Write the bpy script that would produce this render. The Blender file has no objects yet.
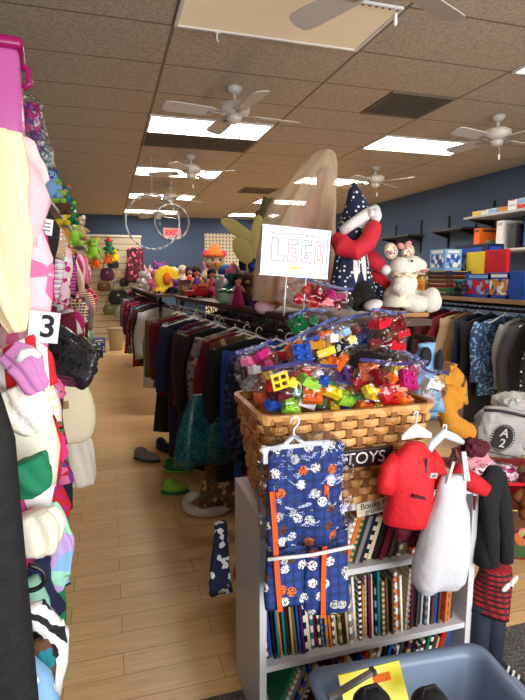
import bpy, bmesh, math, random
from mathutils import Vector, Matrix, Euler, noise
R_=random.Random(7)
PI=math.pi
S=bpy.context.scene; C=S.collection
# ---------------------------------------------------------------- camera
FPX=513.0; CX,CY=262.5,350.0; EYE=Vector((0,0,1.6))
_XV=Vector((0.95782269,0.04102688,-0.28441606)); _YV=Vector((-0.28735988,0.13675004,-0.9480104)); _ZV=Vector((0,0.98975564,0.14277177))
ROT=Matrix((_XV,_YV,_ZV))
def ray(px,py): return ROT@Vector((px-CX,CY-py,-FPX))
def onY(px,py,y): r=ray(px,py); t=y/r.y; return Vector((r.x*t,y,1.6+r.z*t))
def onX(px,py,x): r=ray(px,py); t=x/r.x; return Vector((x,r.y*t,1.6+r.z*t))
def onZ(px,py,z): r=ray(px,py); t=(z-1.6)/r.z; return Vector((r.x*t,r.y*t,z))
cd=bpy.data.cameras.new('camera'); cam=bpy.data.objects.new('camera',cd); C.objects.link(cam)
cd.sensor_fit='VERTICAL'; cd.sensor_height=36; cd.lens=FPX/700*36; cd.clip_start=.02; cd.clip_end=60
cam.matrix_world=Matrix.Translation(EYE)@ROT.to_4x4(); S.camera=cam
# ---------------------------------------------------------------- colours
def lin(c): return tuple((v/255/12.92 if v/255<=.04045 else ((v/255+.055)/1.055)**2.4) for v in c)
COL={'cream':(244,226,190),'ivory':(238,232,214),'white':(235,235,235),'pale pink':(244,196,208),'pink':(236,110,160),'hot pink':(226,30,120),
'magenta':(180,25,110),'red':(205,20,35),'dark red':(120,14,24),'maroon':(95,18,38),'plum':(85,30,70),'purple':(110,60,150),'lilac':(190,160,215),
'navy':(22,30,66),'blue':(30,80,180),'light blue':(130,180,225),'denim blue':(55,80,120),'teal':(10,120,130),'green':(20,120,70),'lime':(150,205,60),
'olive':(95,95,50),'mint':(160,220,195),'yellow':(245,215,40),'mustard':(205,140,30),'orange':(238,110,30),'tan':(190,160,120),'brown':(95,60,38),
'dark brown':(50,32,24),'grey':(130,130,130),'light grey':(190,190,190),'charcoal':(60,60,64),'black':(18,18,20),'camel':(180,130,80),'wine':(110,12,40)}
M={}
def _nodes(name):
    m=bpy.data.materials.new(name); m.use_nodes=True; nt=m.node_tree; b=nt.nodes['Principled BSDF']; return m,nt,b
def mat(c,kind='plain',c2=None,c3=None,scale=30.,rough=.8,bump=.25,metal=0.,emit=0.,alpha=1.,bscale=60.,thr=.3):
    key=(c,kind,c2,c3,scale,rough,bump,metal,emit,alpha,bscale,thr)
    if key in M: return M[key]
    col=lambda k:(*(lin(COL[k]) if isinstance(k,str) else lin(k)),1)
    m,nt,b=_nodes('%s_%s'%(kind, c if isinstance(c,str) else 'colour')); N=nt.nodes; L=nt.links
    b.inputs['Roughness'].default_value=rough; b.inputs['Metallic'].default_value=metal
    if alpha<1: b.inputs['Alpha'].default_value=alpha
    tc=N.new('ShaderNodeTexCoord'); o=tc.outputs['Object']
    def mix(f,a,bb):
        x=N.new('ShaderNodeMix'); x.data_type='RGBA'; 
        if isinstance(f,(int,float)): x.inputs[0].default_value=f
        else: L.new(f,x.inputs[0])
        for s,v in ((6,a),(7,bb)):
            if isinstance(v,tuple): x.inputs[s].default_value=v
            else: L.new(v,x.inputs[s])
        return x.outputs[2]
    def math_(op,a,bb=0.):
        x=N.new('ShaderNodeMath'); x.operation=op
        for s,v in ((0,a),(1,bb)):
            if isinstance(v,(int,float)): x.inputs[s].default_value=v
            else: L.new(v,x.inputs[s])
        return x.outputs[0]
    def vor(sc,feat='F1'):
        v=N.new('ShaderNodeTexVoronoi'); v.inputs['Scale'].default_value=sc; v.feature=feat; L.new(o,v.inputs['Vector']); return v
    def noi(sc,d=2):
        v=N.new('ShaderNodeTexNoise'); v.inputs['Scale'].default_value=sc; v.inputs['Detail'].default_value=d; L.new(o,v.inputs['Vector']); return v
    def wave(sc,ax,prof='SIN'):
        v=N.new('ShaderNodeTexWave'); v.bands_direction=ax; v.wave_profile=prof; v.inputs['Scale'].default_value=sc; L.new(o,v.inputs['Vector']); return v
    A=col(c); out=A
    if kind=='plain':
        n=noi(9); out=mix(math_('MULTIPLY',n.outputs['Fac'],.35),A,tuple(x*.62 for x in A[:3])+(1,))
    elif kind=='dots':
        v=vor(scale); v.inputs['Randomness'].default_value=.45
        out=mix(math_('LESS_THAN',v.outputs['Distance'],thr),A,col(c2))
    elif kind=='perf':
        v=vor(scale); v.inputs['Randomness'].default_value=0.; out=mix(math_('LESS_THAN',v.outputs['Distance'],thr),A,col(c2))
    elif kind=='stripe':
        w=wave(scale,'Z'); out=mix(math_('GREATER_THAN',w.outputs['Fac'],.5),A,col(c2))
    elif kind=='vstripe':
        w=wave(scale,'X'); out=mix(math_('GREATER_THAN',w.outputs['Fac'],.5),A,col(c2))
    elif kind=='dstripe':
        w=wave(scale,'DIAGONAL'); w.inputs['Distortion'].default_value=4; w.inputs['Detail Scale'].default_value=2
        out=mix(math_('GREATER_THAN',w.outputs['Fac'],.5),A,col(c2))
    elif kind=='plaid':
        w=wave(scale,'Z'); w2=wave(scale,'X'); a=mix(math_('GREATER_THAN',w.outputs['Fac'],.62),A,col(c2))
        out=mix(math_('MULTIPLY',math_('GREATER_THAN',w2.outputs['Fac'],.62),.6),a,col(c2))
        w3=wave(scale*.5,'Z'); w3.inputs['Phase Offset'].default_value=1; out=mix(math_('GREATER_THAN',w3.outputs['Fac'],.985),out,col(c3 or 'white'))
        w4=wave(scale*.5,'X'); w4.inputs['Phase Offset'].default_value=1; out=mix(math_('GREATER_THAN',w4.outputs['Fac'],.985),out,col(c3 or 'white'))
    elif kind=='floral':
        v=vor(scale); r=N.new('ShaderNodeValToRGB'); r.color_ramp.interpolation='CONSTANT'
        L.new(v.outputs['Color'],r.inputs['Fac']); e=r.color_ramp.elements
        e[0].color=A; e[1].position=.45; e[1].color=col(c2); x=e.new(.62); x.color=col(c3 or c); x=e.new(.72); x.color=A
        out=r.outputs['Color']
    elif kind=='balls':   # plaid blue with printed sports balls
        w=wave(11,'X'); w2=wave(11,'Z'); a=mix(math_('MULTIPLY',math_('GREATER_THAN',w.outputs['Fac'],.72),.55),A,col('navy'))
        a=mix(math_('MULTIPLY',math_('GREATER_THAN',w2.outputs['Fac'],.72),.45),a,col('navy'))
        v=vor(scale); v.inputs['Randomness'].default_value=.8; v.voronoi_dimensions='2D'
        cm=N.new('ShaderNodeMapping'); cm.inputs['Rotation'].default_value=(PI/2,0,0); L.new(o,cm.inputs['Vector']); L.new(cm.outputs[0],v.inputs['Vector'])
        r=N.new('ShaderNodeValToRGB'); r.color_ramp.interpolation='CONSTANT'; L.new(v.outputs['Color'],r.inputs['Fac']); e=r.color_ramp.elements
        e[0].color=col('white'); e[1].position=.42; e[1].color=col('orange'); x=e.new(.6); x.color=col('brown'); x=e.new(.68); x.color=col('yellow'); x=e.new(.74); x.color=col('light grey')
        v2=vor(110); v2.voronoi_dimensions='2D'; L.new(cm.outputs[0],v2.inputs['Vector'])
        bc=mix(math_('LESS_THAN',v2.outputs['Distance'],.28),r.outputs['Color'],col('black'))
        out=mix(math_('LESS_THAN',v.outputs['Distance'],thr),a,bc)
    elif kind=='cells':
        v=vor(scale); r=N.new('ShaderNodeValToRGB'); r.color_ramp.interpolation='CONSTANT'
        L.new(v.outputs['Color'],r.inputs['Fac']); e=r.color_ramp.elements
        e[0].color=A; e[1].position=.4; e[1].color=col(c2); x=e.new(.6); x.color=col(c3 or c); 
        out=r.outputs['Color']
    elif kind=='sequin':
        v=vor(scale); out=mix(v.outputs['Color'],A,col(c2 or 'black')); L.new(math_('MULTIPLY',v.outputs['Distance'],.6),b.inputs['Roughness'])
    elif kind=='pages':
        w=wave(260,'X'); out=mix(w.outputs['Fac'],A,tuple(x*.75 for x in A[:3])+(1,))
    elif kind=='wood':
        mp=N.new('ShaderNodeMapping'); mp.inputs['Scale'].default_value=(2,2,14); L.new(o,mp.inputs['Vector'])
        n=noi(scale); L.new(mp.outputs[0],n.inputs['Vector']); out=mix(n.outputs['Fac'],A,col(c2))
    if isinstance(out,tuple): b.inputs['Base Color'].default_value=out
    else: L.new(out,b.inputs['Base Color'])
    if bump:
        n=noi(bscale,3); bp=N.new('ShaderNodeBump'); bp.inputs['Strength'].default_value=bump; bp.inputs['Distance'].default_value=.006
        L.new(n.outputs['Fac'],bp.inputs['Height']); L.new(bp.outputs[0],b.inputs['Normal'])
    if emit:
        b.inputs['Emission Color'].default_value=A; b.inputs['Emission Strength'].default_value=emit
    M[key]=m; return m
def plastic(c,rough=.3): return mat(c,'solid',rough=rough,bump=0)
def clear_mat(tint=(235,238,245),gloss=.16,rough=.12):
    k=('clear',tint,gloss,rough)
    if k in M: return M[k]
    m,nt,b=_nodes('clear_film'); N=nt.nodes; L=nt.links; N.remove(b); out=N['Material Output']
    t=N.new('ShaderNodeBsdfTransparent'); t.inputs[0].default_value=(*lin(tint),1)
    g=N.new('ShaderNodeBsdfGlossy'); g.inputs['Roughness'].default_value=rough
    lw=N.new('ShaderNodeLayerWeight'); lw.inputs[0].default_value=.35
    ad=N.new('ShaderNodeMath'); ad.operation='MULTIPLY_ADD'; ad.inputs[1].default_value=.35; ad.inputs[2].default_value=gloss*.55; L.new(lw.outputs['Facing'],ad.inputs[0])
    mx=N.new('ShaderNodeMixShader'); L.new(ad.outputs[0],mx.inputs[0]); L.new(t.outputs[0],mx.inputs[1]); L.new(g.outputs[0],mx.inputs[2])
    tc=N.new('ShaderNodeTexCoord'); n=N.new('ShaderNodeTexNoise'); n.inputs['Scale'].default_value=16; n.inputs['Detail'].default_value=1.5; n.inputs['Distortion'].default_value=.8
    L.new(tc.outputs['Object'],n.inputs['Vector'])
    bp=N.new('ShaderNodeBump'); bp.inputs['Strength'].default_value=1; bp.inputs['Distance'].default_value=.03; L.new(n.outputs['Fac'],bp.inputs['Height'])
    L.new(bp.outputs[0],g.inputs['Normal']); L.new(mx.outputs[0],out.inputs['Surface']); M[k]=m; return m
# ---------------------------------------------------------------- geometry
def BM(): return bmesh.new()
def box(bm,c,s,rot=None,bev=0.):
    t=bmesh.new(); bmesh.ops.create_cube(t,size=1); bmesh.ops.scale(t,vec=s,verts=t.verts)
    if bev>0: bmesh.ops.bevel(t,geom=list(t.edges),offset=min(bev,.45*min(s)),segments=2,affect='EDGES',profile=.6)
    m=Matrix.Translation(c)@(Euler(rot).to_matrix().to_4x4() if rot else Matrix()); t.transform(m); join(bm,t); return bm
def join(bm,t):
    me=bpy.data.meshes.new('tmp'); t.to_mesh(me); t.free(); bm.from_mesh(me); bpy.data.meshes.remove(me)
def rings(bm,rs,cap=True,closed=True):
    vv=[[bm.verts.new(p) for p in r] for r in rs]; n=len(vv[0])
    for a,b in zip(vv,vv[1:]):
        for i in range(n if closed else n-1):
            j=(i+1)%n
            try: bm.faces.new((a[i],a[j],b[j],b[i]))
            except ValueError: pass
    if cap and closed:
        for r,rev in ((vv[0],True),(vv[-1],False)):
            try: bm.faces.new(list(reversed(r)) if rev else r)
            except ValueError: pass
    return bm
def tube(bm,pts,r,n=8,flat=1.):
    pts=[Vector(p) for p in pts]; rr=r if isinstance(r,(list,tuple)) else [r]*len(pts); out=[]
    up=Vector((0,1,0)) if abs((pts[-1]-pts[0]).normalized().y)<.9 else Vector((1,0,0))
    for i,p in enumerate(pts):
        d=(pts[min(i+1,len(pts)-1)]-pts[max(i-1,0)]).normalized()
        if d.length<1e-6: d=Vector((0,0,1))
        a=up.cross(d); 
        if a.length<1e-4: a=Vector((0,0,1)).cross(d)
        a.normalize(); b=d.cross(a)
        out.append([p+(a*math.cos(2*PI*k/n)+b*math.sin(2*PI*k/n)*flat)*rr[i] for k in range(n)])
    return rings(bm,out)
def ell(bm,c,s,rot=None,u=16,v=10):
    t=bmesh.new(); bmesh.ops.create_uvsphere(t,u_segments=u,v_segments=v,radius=1); bmesh.ops.scale(t,vec=s,verts=t.verts)
    t.transform(Matrix.Translation(c)@(Euler(rot).to_matrix().to_4x4() if rot else Matrix())); join(bm,t); return bm
def lathe(bm,prof,n=24,c=(0,0,0),ax=(1,1)):
    return rings(bm,[[(c[0]+r*ax[0]*math.cos(2*PI*k/n),c[1]+r*ax[1]*math.sin(2*PI*k/n),c[2]+z) for k in range(n)] for r,z in prof])
def obj(name,bm,m,parent=None,smooth=True,loc=None,rot=None,label=None):
    if isinstance(bm,bmesh.types.BMesh):
        bmesh.ops.recalc_face_normals(bm,faces=bm.faces) if not getattr(obj,'skip',False) else None
        me=bpy.data.meshes.new(name); bm.to_mesh(me); bm.free()
        if smooth:
            for p in me.polygons: p.use_smooth=True
    else: me=bm
    if m is not None and len(me.materials)==0: me.materials.append(m)
    o=bpy.data.objects.new(name,me); C.objects.link(o)
    if parent: o.parent=parent
    if loc is not None: o.location=loc
    if rot is not None: o.rotation_euler=rot
    if label: o['label']=label
    return o
def flat(o,ang=.6):
    for p in o.data.polygons: p.use_smooth=False
    return o
def thing(name,label,cat,loc=(0,0,0),rot=(0,0,0),group=None):
    o=bpy.data.objects.new(name,None); C.objects.link(o); o.empty_display_size=.05; o.location=loc; o.rotation_euler=rot
    o['label']=label; o['category']=cat
    if group: o['group']=group
    return o
def tag(o,label,cat,group=None):
    o['label']=label; o['category']=cat
    if group: o['group']=group
    return o
def struct(name,bm,m,smooth=False,**k):
    o=obj(name,bm,m,smooth=smooth,**k); o['kind']='structure'; return o
def copytree(r,loc,rot=None,label=None):
    c=r.copy(); C.objects.link(c); c.location=loc
    if rot: c.rotation_euler=rot
    if label: c['label']=label
    for ch in list(r.children):
        d=ch.copy(); C.objects.link(d); d.parent=c
        for g in ch.children:
            e=g.copy(); C.objects.link(e); e.parent=d
    return c
def text(name,s,size,m,parent,loc,rot,ext=.001,bold=0.,align='CENTER'):
    cu=bpy.data.curves.new('txt','FONT'); cu.body=s; cu.size=size; cu.extrude=ext; cu.offset=bold; cu.align_x=align; cu.align_y='CENTER'
    t=bpy.data.objects.new('txt',cu); C.objects.link(t); dg=bpy.context.evaluated_depsgraph_get()
    me=bpy.data.meshes.new_from_object(t.evaluated_get(dg)); bpy.data.objects.remove(t); me.name=name; me.materials.clear(); me.materials.append(m)
    o=bpy.data.objects.new(name,me); C.objects.link(o); o.parent=parent; o.location=loc; o.rotation_euler=rot; return o
# ---------------------------------------------------------------- setting
H=3.05; XR=5.3; XL=-.78; YB=13.2; YF=-1.9; YM=1.74
TW,TD=1.2,.575; TX,TY=.42,3.245
def ceiling_mat():
    m,nt,b=_nodes('ceiling_tile'); N=nt.nodes; L=nt.links; tc=N.new('ShaderNodeTexCoord')
    sp=N.new('ShaderNodeSeparateXYZ'); L.new(tc.outputs['Object'],sp.inputs[0])
    def line(out,per,off,w):
        a=N.new('ShaderNodeMath'); a.operation='SUBTRACT'; L.new(out,a.inputs[0]); a.inputs[1].default_value=off-per*20
        p=N.new('ShaderNodeMath'); p.operation='MODULO'; L.new(a.outputs[0],p.inputs[0]); p.inputs[1].default_value=per
        c=N.new('ShaderNodeMath'); c.operation='LESS_THAN'; L.new(p.outputs[0],c.inputs[0]); c.inputs[1].default_value=w; return c.outputs[0]
    mx=N.new('ShaderNodeMath'); mx.operation='MAXIMUM'; L.new(line(sp.outputs[0],TW,TX,.022),mx.inputs[0]); L.new(line(sp.outputs[1],TD,TY,.016),mx.inputs[1])
    n=N.new('ShaderNodeTexNoise'); n.inputs['Scale'].default_value=70; n.inputs['Detail'].default_value=4; L.new(tc.outputs['Object'],n.inputs['Vector'])
    cr=N.new('ShaderNodeValToRGB'); L.new(n.outputs['Fac'],cr.inputs['Fac']); cr.color_ramp.elements[0].position=.35; cr.color_ramp.elements[1].position=.6
    cr.color_ramp.elements[0].color=(*lin((170,158,142)),1); cr.color_ramp.elements[1].color=(*lin((202,190,172)),1)
    x=N.new('ShaderNodeMix'); x.data_type='RGBA'; L.new(mx.outputs[0],x.inputs[0]); L.new(cr.outputs[0],x.inputs[6]); x.inputs[7].default_value=(*lin((132,118,104)),1)
    L.new(x.outputs[2],b.inputs['Base Color']); b.inputs['Roughness'].default_value=.95
    bp=N.new('ShaderNodeBump'); bp.inputs['Strength'].default_value=.5; bp.inputs['Distance'].default_value=.003; L.new(n.outputs['Fac'],bp.inputs['Height']); L.new(bp.outputs[0],b.inputs['Normal'])
    return m
def plank_mat():
    m,nt,b=_nodes('laminate_planks'); N=nt.nodes; L=nt.links; tc=N.new('ShaderNodeTexCoord')
    br=N.new('ShaderNodeTexBrick'); L.new(tc.outputs['Object'],br.inputs['Vector']); br.inputs['Scale'].default_value=1
    br.inputs['Brick Width'].default_value=.62; br.inputs['Row Height'].default_value=.13; br.inputs['Mortar Size'].default_value=.0022; br.offset=.37; br.inputs['Bias'].default_value=0
    br.inputs['Color1'].default_value=(*lin((248,210,152)),1); br.inputs['Color2'].default_value=(*lin((236,194,134)),1); br.inputs['Mortar'].default_value=(*lin((196,154,104)),1)
    mp=N.new('ShaderNodeMapping'); mp.inputs['Scale'].default_value=(1.5,22,1); L.new(tc.outputs['Object'],mp.inputs['Vector'])
    n=N.new('ShaderNodeTexNoise'); n.inputs['Scale'].default_value=3; n.inputs['Detail'].default_value=5; L.new(mp.outputs[0],n.inputs['Vector'])
    x=N.new('ShaderNodeMix'); x.data_type='RGBA'; x.blend_type='MULTIPLY'; L.new(br.outputs['Color'],x.inputs[6])
    cr=N.new('ShaderNodeValToRGB'); cr.color_ramp.elements[0].color=(.66,.62,.56,1); cr.color_ramp.elements[1].color=(1,1,1,1); cr.color_ramp.elements[0].position=.3; cr.color_ramp.elements[1].position=.62
    L.new(n.outputs['Fac'],cr.inputs['Fac']); L.new(cr.outputs[0],x.inputs[7]); x.inputs[0].default_value=.5
    L.new(x.outputs[2],b.inputs['Base Color']); b.inputs['Roughness'].default_value=.3
    return m
bm=BM(); box(bm,((XL+XR)/2,(YM+YB)/2,-.03),(XR-XL,YB-YM,.06)); struct('floor',bm,plank_mat())
bm=BM(); box(bm,((XL+XR)/2,(YM+YF)/2,-.029),(XR-XL,YM-YF,.062)); struct('floor',bm,mat((92,88,86),'floral',(60,58,58),(120,116,112),scale=160,rough=1,bump=.6))
bm=BM(); box(bm,((XL+XR)/2,(YF+YB)/2,H+.03),(XR-XL,YB-YF,.06)); struct('ceiling',bm,ceiling_mat())
blue=mat((66,86,116),'solid',rough=.75,bump=.12,bscale=30)
bm=BM(); box(bm,((XL+XR)/2,YB+.05,H/2),(XR-XL,.1,H)); struct('wall_back',bm,blue)
bm=BM(); box(bm,(XR+.05,(YF+YB)/2,H/2),(.1,YB-YF,H)); struct('wall_right',bm,blue)
bm=BM(); box(bm,(XL-.05,(YF+YB)/2,H/2),(.1,YB-YF,H)); struct('wall_left',bm,mat((150,140,125),'solid',rough=.8,bump=.1))
# shop front behind the viewer, with its display window
bm=BM(); W0,W1=-.1,4.3; Z0,Z1=.55,2.55
box(bm,((XL+XR)/2,YF-.05,Z0/2),(XR-XL,.1,Z0)); box(bm,((XL+XR)/2,YF-.05,(Z1+H)/2),(XR-XL,.1,H-Z1))
box(bm,((XL+W0)/2,YF-.05,(Z0+Z1)/2),(W0-XL,.1,Z1-Z0)); box(bm,((XR+W1)/2,YF-.05,(Z0+Z1)/2),(XR-W1,.1,Z1-Z0)); struct('wall_front',bm,mat((200,196,188),'solid',rough=.8,bump=.1))
bm=BM(); w_=W1-W0
for cx_,cz_,sx,sz in ((W0+w_/2,Z0+.03,w_,.06),(W0+w_/2,Z1-.03,w_,.06),(W0+.03,1.55,.06,Z1-Z0),(W1-.03,1.55,.06,Z1-Z0),(W0+w_/2,1.55,.05,Z1-Z0)): box(bm,(cx_,YF-.05,cz_),(sx,.08,sz))
wf=struct('window_1',bm,mat('light grey','solid',rough=.4,metal=.6,bump=0))
bm=BM(); box(bm,(W0+w_/2,YF-.06,1.55),(w_-.08,.006,Z1-Z0-.1)); o=obj('pane',bm,clear_mat((250,252,255),.05,.02),wf,smooth=False)
bm=BM(); box(bm,((XL+XR)/2,YB-.008,.05),(XR-XL,.016,.1)); struct('baseboard_back',bm,mat('ivory','solid',rough=.5,bump=0))
bm=BM(); box(bm,(XR-.008,(YM+YB)/2,.05),(.016,YB-YM,.1)); struct('baseboard_right',bm,mat('ivory','solid',rough=.5,bump=0))
# daylight entering through the display window
def area(name,loc,rot,sx,sy,e,col):
    l=bpy.data.lights.new(name,'AREA'); l.shape='RECTANGLE'; l.size=sx; l.size_y=sy; l.energy=e; l.color=col
    o=bpy.data.objects.new(name,l); C.objects.link(o); o.location=loc; o.rotation_euler=rot; return o
WINDOW_W=168
area('window_daylight',((W0+W1)/2,YF-.02,(Z0+Z1)/2),(PI/2,0,0),w_-.2,Z1-Z0-.15,WINDOW_W,(1,.97,.93))
w=bpy.data.worlds.new('world'); S.world=w; w.use_nodes=True; bg=w.node_tree.nodes['Background']; bg.inputs[0].default_value=(.75,.85,1,1); bg.inputs[1].default_value=1.2
# ---------------------------------------------------------------- ceiling things
lens_on=mat((255,246,232),'solid',rough=.5,bump=0,emit=14.5)
lens_off=mat((226,208,176),'solid',rough=.5,bump=0,emit=.22)  # weak emission put into the cream lens as its warm glow
framem=mat('white','solid',rough=.5,bump=0)
def fixture(i,j,label,lens=lens_on,g=None):
    x=TX+TW*i; y=TY+TD*j
    t=thing('ceiling_light',label,'ceiling light',(x+TW/2,y+TD/2,H),group=g)
    b_=BM(); w2,d2=TW/2-.012,TD/2-.008
    for cx_,cy_,sx,sy in ((0,d2-.01,2*w2,.02),(0,-d2+.01,2*w2,.02),(w2-.01,0,.02,2*d2-.04),(-w2+.01,0,.02,2*d2-.04)): box(b_,(cx_,cy_,-.008),(sx,sy,.016))
    obj('frame',b_,framem,t,smooth=False)
    b_=BM(); box(b_,(0,0,-.005),(2*w2-.044,2*d2-.044,.008)); obj('diffuser',b_,lens,t,smooth=False)
    if lens is lens_off:
        b_=BM()
        for k in range(28): box(b_,(-w2+.04+k*(2*w2-.08)/27,-d2+.012,-.018),(.012,.006,.006))
        obj('grille_edge',b_,mat('brown','solid',rough=.7,bump=0),t,smooth=False)
    return t
fixture(0,-1,'cream faintly glowing ceiling light panel at the top of the photo, under the nearest fan',lens_off)
for i,j,l in ((0,3,'bright ceiling panel right beside the large dark return grille, behind the second fan'),(0,7,'bright ceiling panel in the left row, first one beyond the large dark grille'),
  (0,11,'bright ceiling panel in the left row, second beyond the large dark grille'),(0,15,'small farthest bright ceiling panel of the left row, nearest the back wall'),
  (2,-1,'bright ceiling panel cut by the right edge of the photo'),(2,3,'large bright ceiling panel beside the right hand fan'),(2,7,'bright ceiling panel behind the navy hooded doll'),
  (2,11,'far bright ceiling panel seen left of the tulle veil, nearer of the two'),(2,15,'tiny far bright ceiling panel above the perforated white board')): fixture(i,j,l)
def vent(x0,y0,w,d,label,dark=True):
    t=thing('ceiling_vent',label,'vent',(x0+w/2,y0+d/2,H))
    b_=BM(); box(b_,(0,0,-.004),(w-.03,d-.03,.006)); obj('grille',b_,mat((58,50,42),'solid',rough=.8,bump=.2),t,smooth=False)
    b_=BM()
    for k in range(int(d/.035)): box(b_,(0,-d/2+.03+k*.035,-.010),(w-.05,.012,.006),rot=(.6,0,0))
    obj('louvre',b_,mat((96,84,70),'solid',rough=.6,bump=0),t,smooth=False)
    b_=BM()
    for cx_,cy_,sx,sy in ((0,d/2-.02,w-.01,.022),(0,-d/2+.02,w-.01,.022),(w/2-.02,0,.022,d-.06),(-w/2+.02,0,.022,d-.06)): box(b_,(cx_,cy_,-.007),(sx,sy,.014))
    obj('frame',b_,mat((120,106,90),'solid',rough=.6,bump=0),t,smooth=False)
vent(TX,TY+4*TD,TW,TD,'wide dark return air grille in the ceiling just behind a bright panel')
vent(TX+1.5*TW,TY+TD,TW/2,TD,'square dark stained air vent in the ceiling, nearer one at upper right')
vent(TX+1.5*TW,TY+9*TD,TW/2,TD,'small far dark air vent in the ceiling left of the tulle veil')
t=thing('smoke_detector','small ceiling sprinkler head left of the second fan','sprinkler',onZ(184,107,H))
b_=BM(); lathe(b_,[(.035,0),(.035,-.006),(.012,-.01),(.012,-.03)],16); obj('body',b_,mat('tan','solid',metal=.7,rough=.3,bump=0),t)
b_=BM(); lathe(b_,[(.025,-.03),(.025,-.034)],12); obj('deflector',b_,mat('charcoal','solid',metal=.7,rough=.3,bump=0),t)
t=thing('hook',"small white plastic hook hanging below the cream ceiling panel's edge",'hook',onZ(217,33,H-.02))
b_=BM(); box(b_,(0,0,0),(.03,.02,.006)); box(b_,(0,0,-.02),(.008,.004,.04)); tube(b_,[(0,0,-.04),(.008,0,-.05),(.014,0,-.04)],.003); obj('clip',b_,framem,t)
fanw=mat((205,200,194),'solid',rough=.4,bump=0)
def make_fan(loc,rot0,label):
    t=thing('ceiling_fan',label,'ceiling fan',loc)
    b_=BM(); lathe(b_,[(.05,0),(.065,-.015),(.05,-.045),(.02,-.06)],24); obj('canopy',b_,fanw,t)
    b_=BM(); lathe(b_,[(.014,-.05),(.014,-.13)],12); obj('down_rod',b_,fanw,t)
    b_=BM(); lathe(b_,[(.03,-.11),(.08,-.12),(.118,-.14),(.122,-.165),(.118,-.195),(.09,-.212),(.07,-.22)],32); obj('motor_housing',b_,fanw,t)
    b_=BM(); lathe(b_,[(.055,-.22),(.06,-.235),(.05,-.265),(.02,-.275)],24); obj('switch_housing',b_,fanw,t)
    for k in range(4):
        a=rot0+k*2*PI/4; b_=BM(); rs=[]
        for r,wd in ((.16,.045),(.20,.058),(.32,.064),(.46,.068),(.52,.066),(.55,.05),(.56,.02)):
            rs.append([(r,-wd,-.203-wd*.22),(r,wd,-.203+wd*.22),(r,wd,-.21+wd*.22),(r,-wd,-.21-wd*.22)])
        rings(b_,rs); bl=obj('blade',b_,fanw,t,smooth=False,rot=(0,0,a))
        b_=BM(); box(b_,(.13,0,-.213),(.10,.028,.008)); box(b_,(.19,0,-.216),(.05,.07,.006)); obj('blade_bracket',b_,mat((170,164,156),'solid',rough=.35,metal=.5,bump=0),bl,smooth=False)
    b_=BM(); tube(b_,[(.04,0,-.26),(.04,0,-.34)],.0022,6); ch=obj('pull_chain',b_,mat('light grey','solid',metal=.8,rough=.3,bump=0),t)
    b_=BM(); lathe(b_,[(.004,-.335),(.008,-.345),(.009,-.38),(.004,-.39)],12,c=(.04,0,0)); obj('pull_knob',b_,framem,ch)
    return t
f0=make_fan((1.0,4.1,H),.12,'white four bladed ceiling fan in front of the lit panel beside the dark grille')
for x,y,r,l in ((1.03,6.45,.9,'third white ceiling fan down the left row, over the toy shelf'),(1.05,8.7,.15,'fourth white ceiling fan down the left row, above the hanging hoops'),(1.08,11.2,.6,'smallest and farthest white ceiling fan near the exit sign'),
  (1.19,2.1,.32,'nearest white ceiling fan, only its blades and chain cut by the top edge'),(3.47,4.1,.1,'white ceiling fan cut by the right edge of the photo'),(3.5,6.4,.4,'white ceiling fan above the blue wall behind the hooded doll'),):
    c=copytree(f0,(x,y,H),(0,0,r),l)
# ---------------------------------------------------------------- garments (origin at the hanger rail, hanging down -z, shoulders along x)
def sring(cx,cy,z,a,b,n,e,ph,amp,fr):
    out=[]
    for k in range(n):
        t=2*PI*k/n; c,s=math.cos(t),math.sin(t)
        x=a*math.copysign(abs(c)**(2/e),c); y=b*math.copysign(abs(s)**(2/e),s)
        out.append((cx+x,cy+y+amp*math.sin(fr*x+ph),z))
    return out
def g_body(bm,prof,seed,n=28,cx=0,fold=1.,e=2.4):
    r=random.Random(seed); ph=r.uniform(0,6); fr=r.uniform(26,44); rs=[]
    z0=prof[0][0]; z1=prof[-1][0]
    for i,(z,a,b) in enumerate(prof):
        t=(z0-z)/(z0-z1) if z0!=z1 else 0
        rs.append(sring(cx+.006*math.sin(5*t+ph),.008*math.sin(4*t+ph),z,a,b,n,e,ph+t*1.2,fold*(.003+.014*t)*min(1,b/.03+.3),fr))
    last=rs[-1]; rs.append([((p[0]-cx)*.9+cx,p[1]*.8,p[2]+.012) for p in last]); rings(bm,rs); return bm
def dens(prof,k=3):
    out=[]
    for (z,a,b),(z2,a2,b2) in zip(prof,prof[1:]):
        for i in range(k): t=i/k; out.append((z+(z2-z)*t,a+(a2-a)*t,b+(b2-b)*t))
    out.append(prof[-1]); return out
def g_sleeve(bm,sx,w,ln,r0,r1,seed,fl=.06):
    r=random.Random(seed); x0=sx*w*.86; pts=[]; rr=[]
    n=7
    for i in range(n):
        t=i/(n-1); pts.append((x0+sx*(fl*min(1,t*2.2)+.012*math.sin(t*5+seed)),.012*math.sin(t*6+seed),-.095-ln*t)); rr.append(r0+(r1-r0)*t+.004*math.sin(9*t+seed))
    rr[-1]*=1.06; tube(bm,pts,rr,10,.62)
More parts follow.
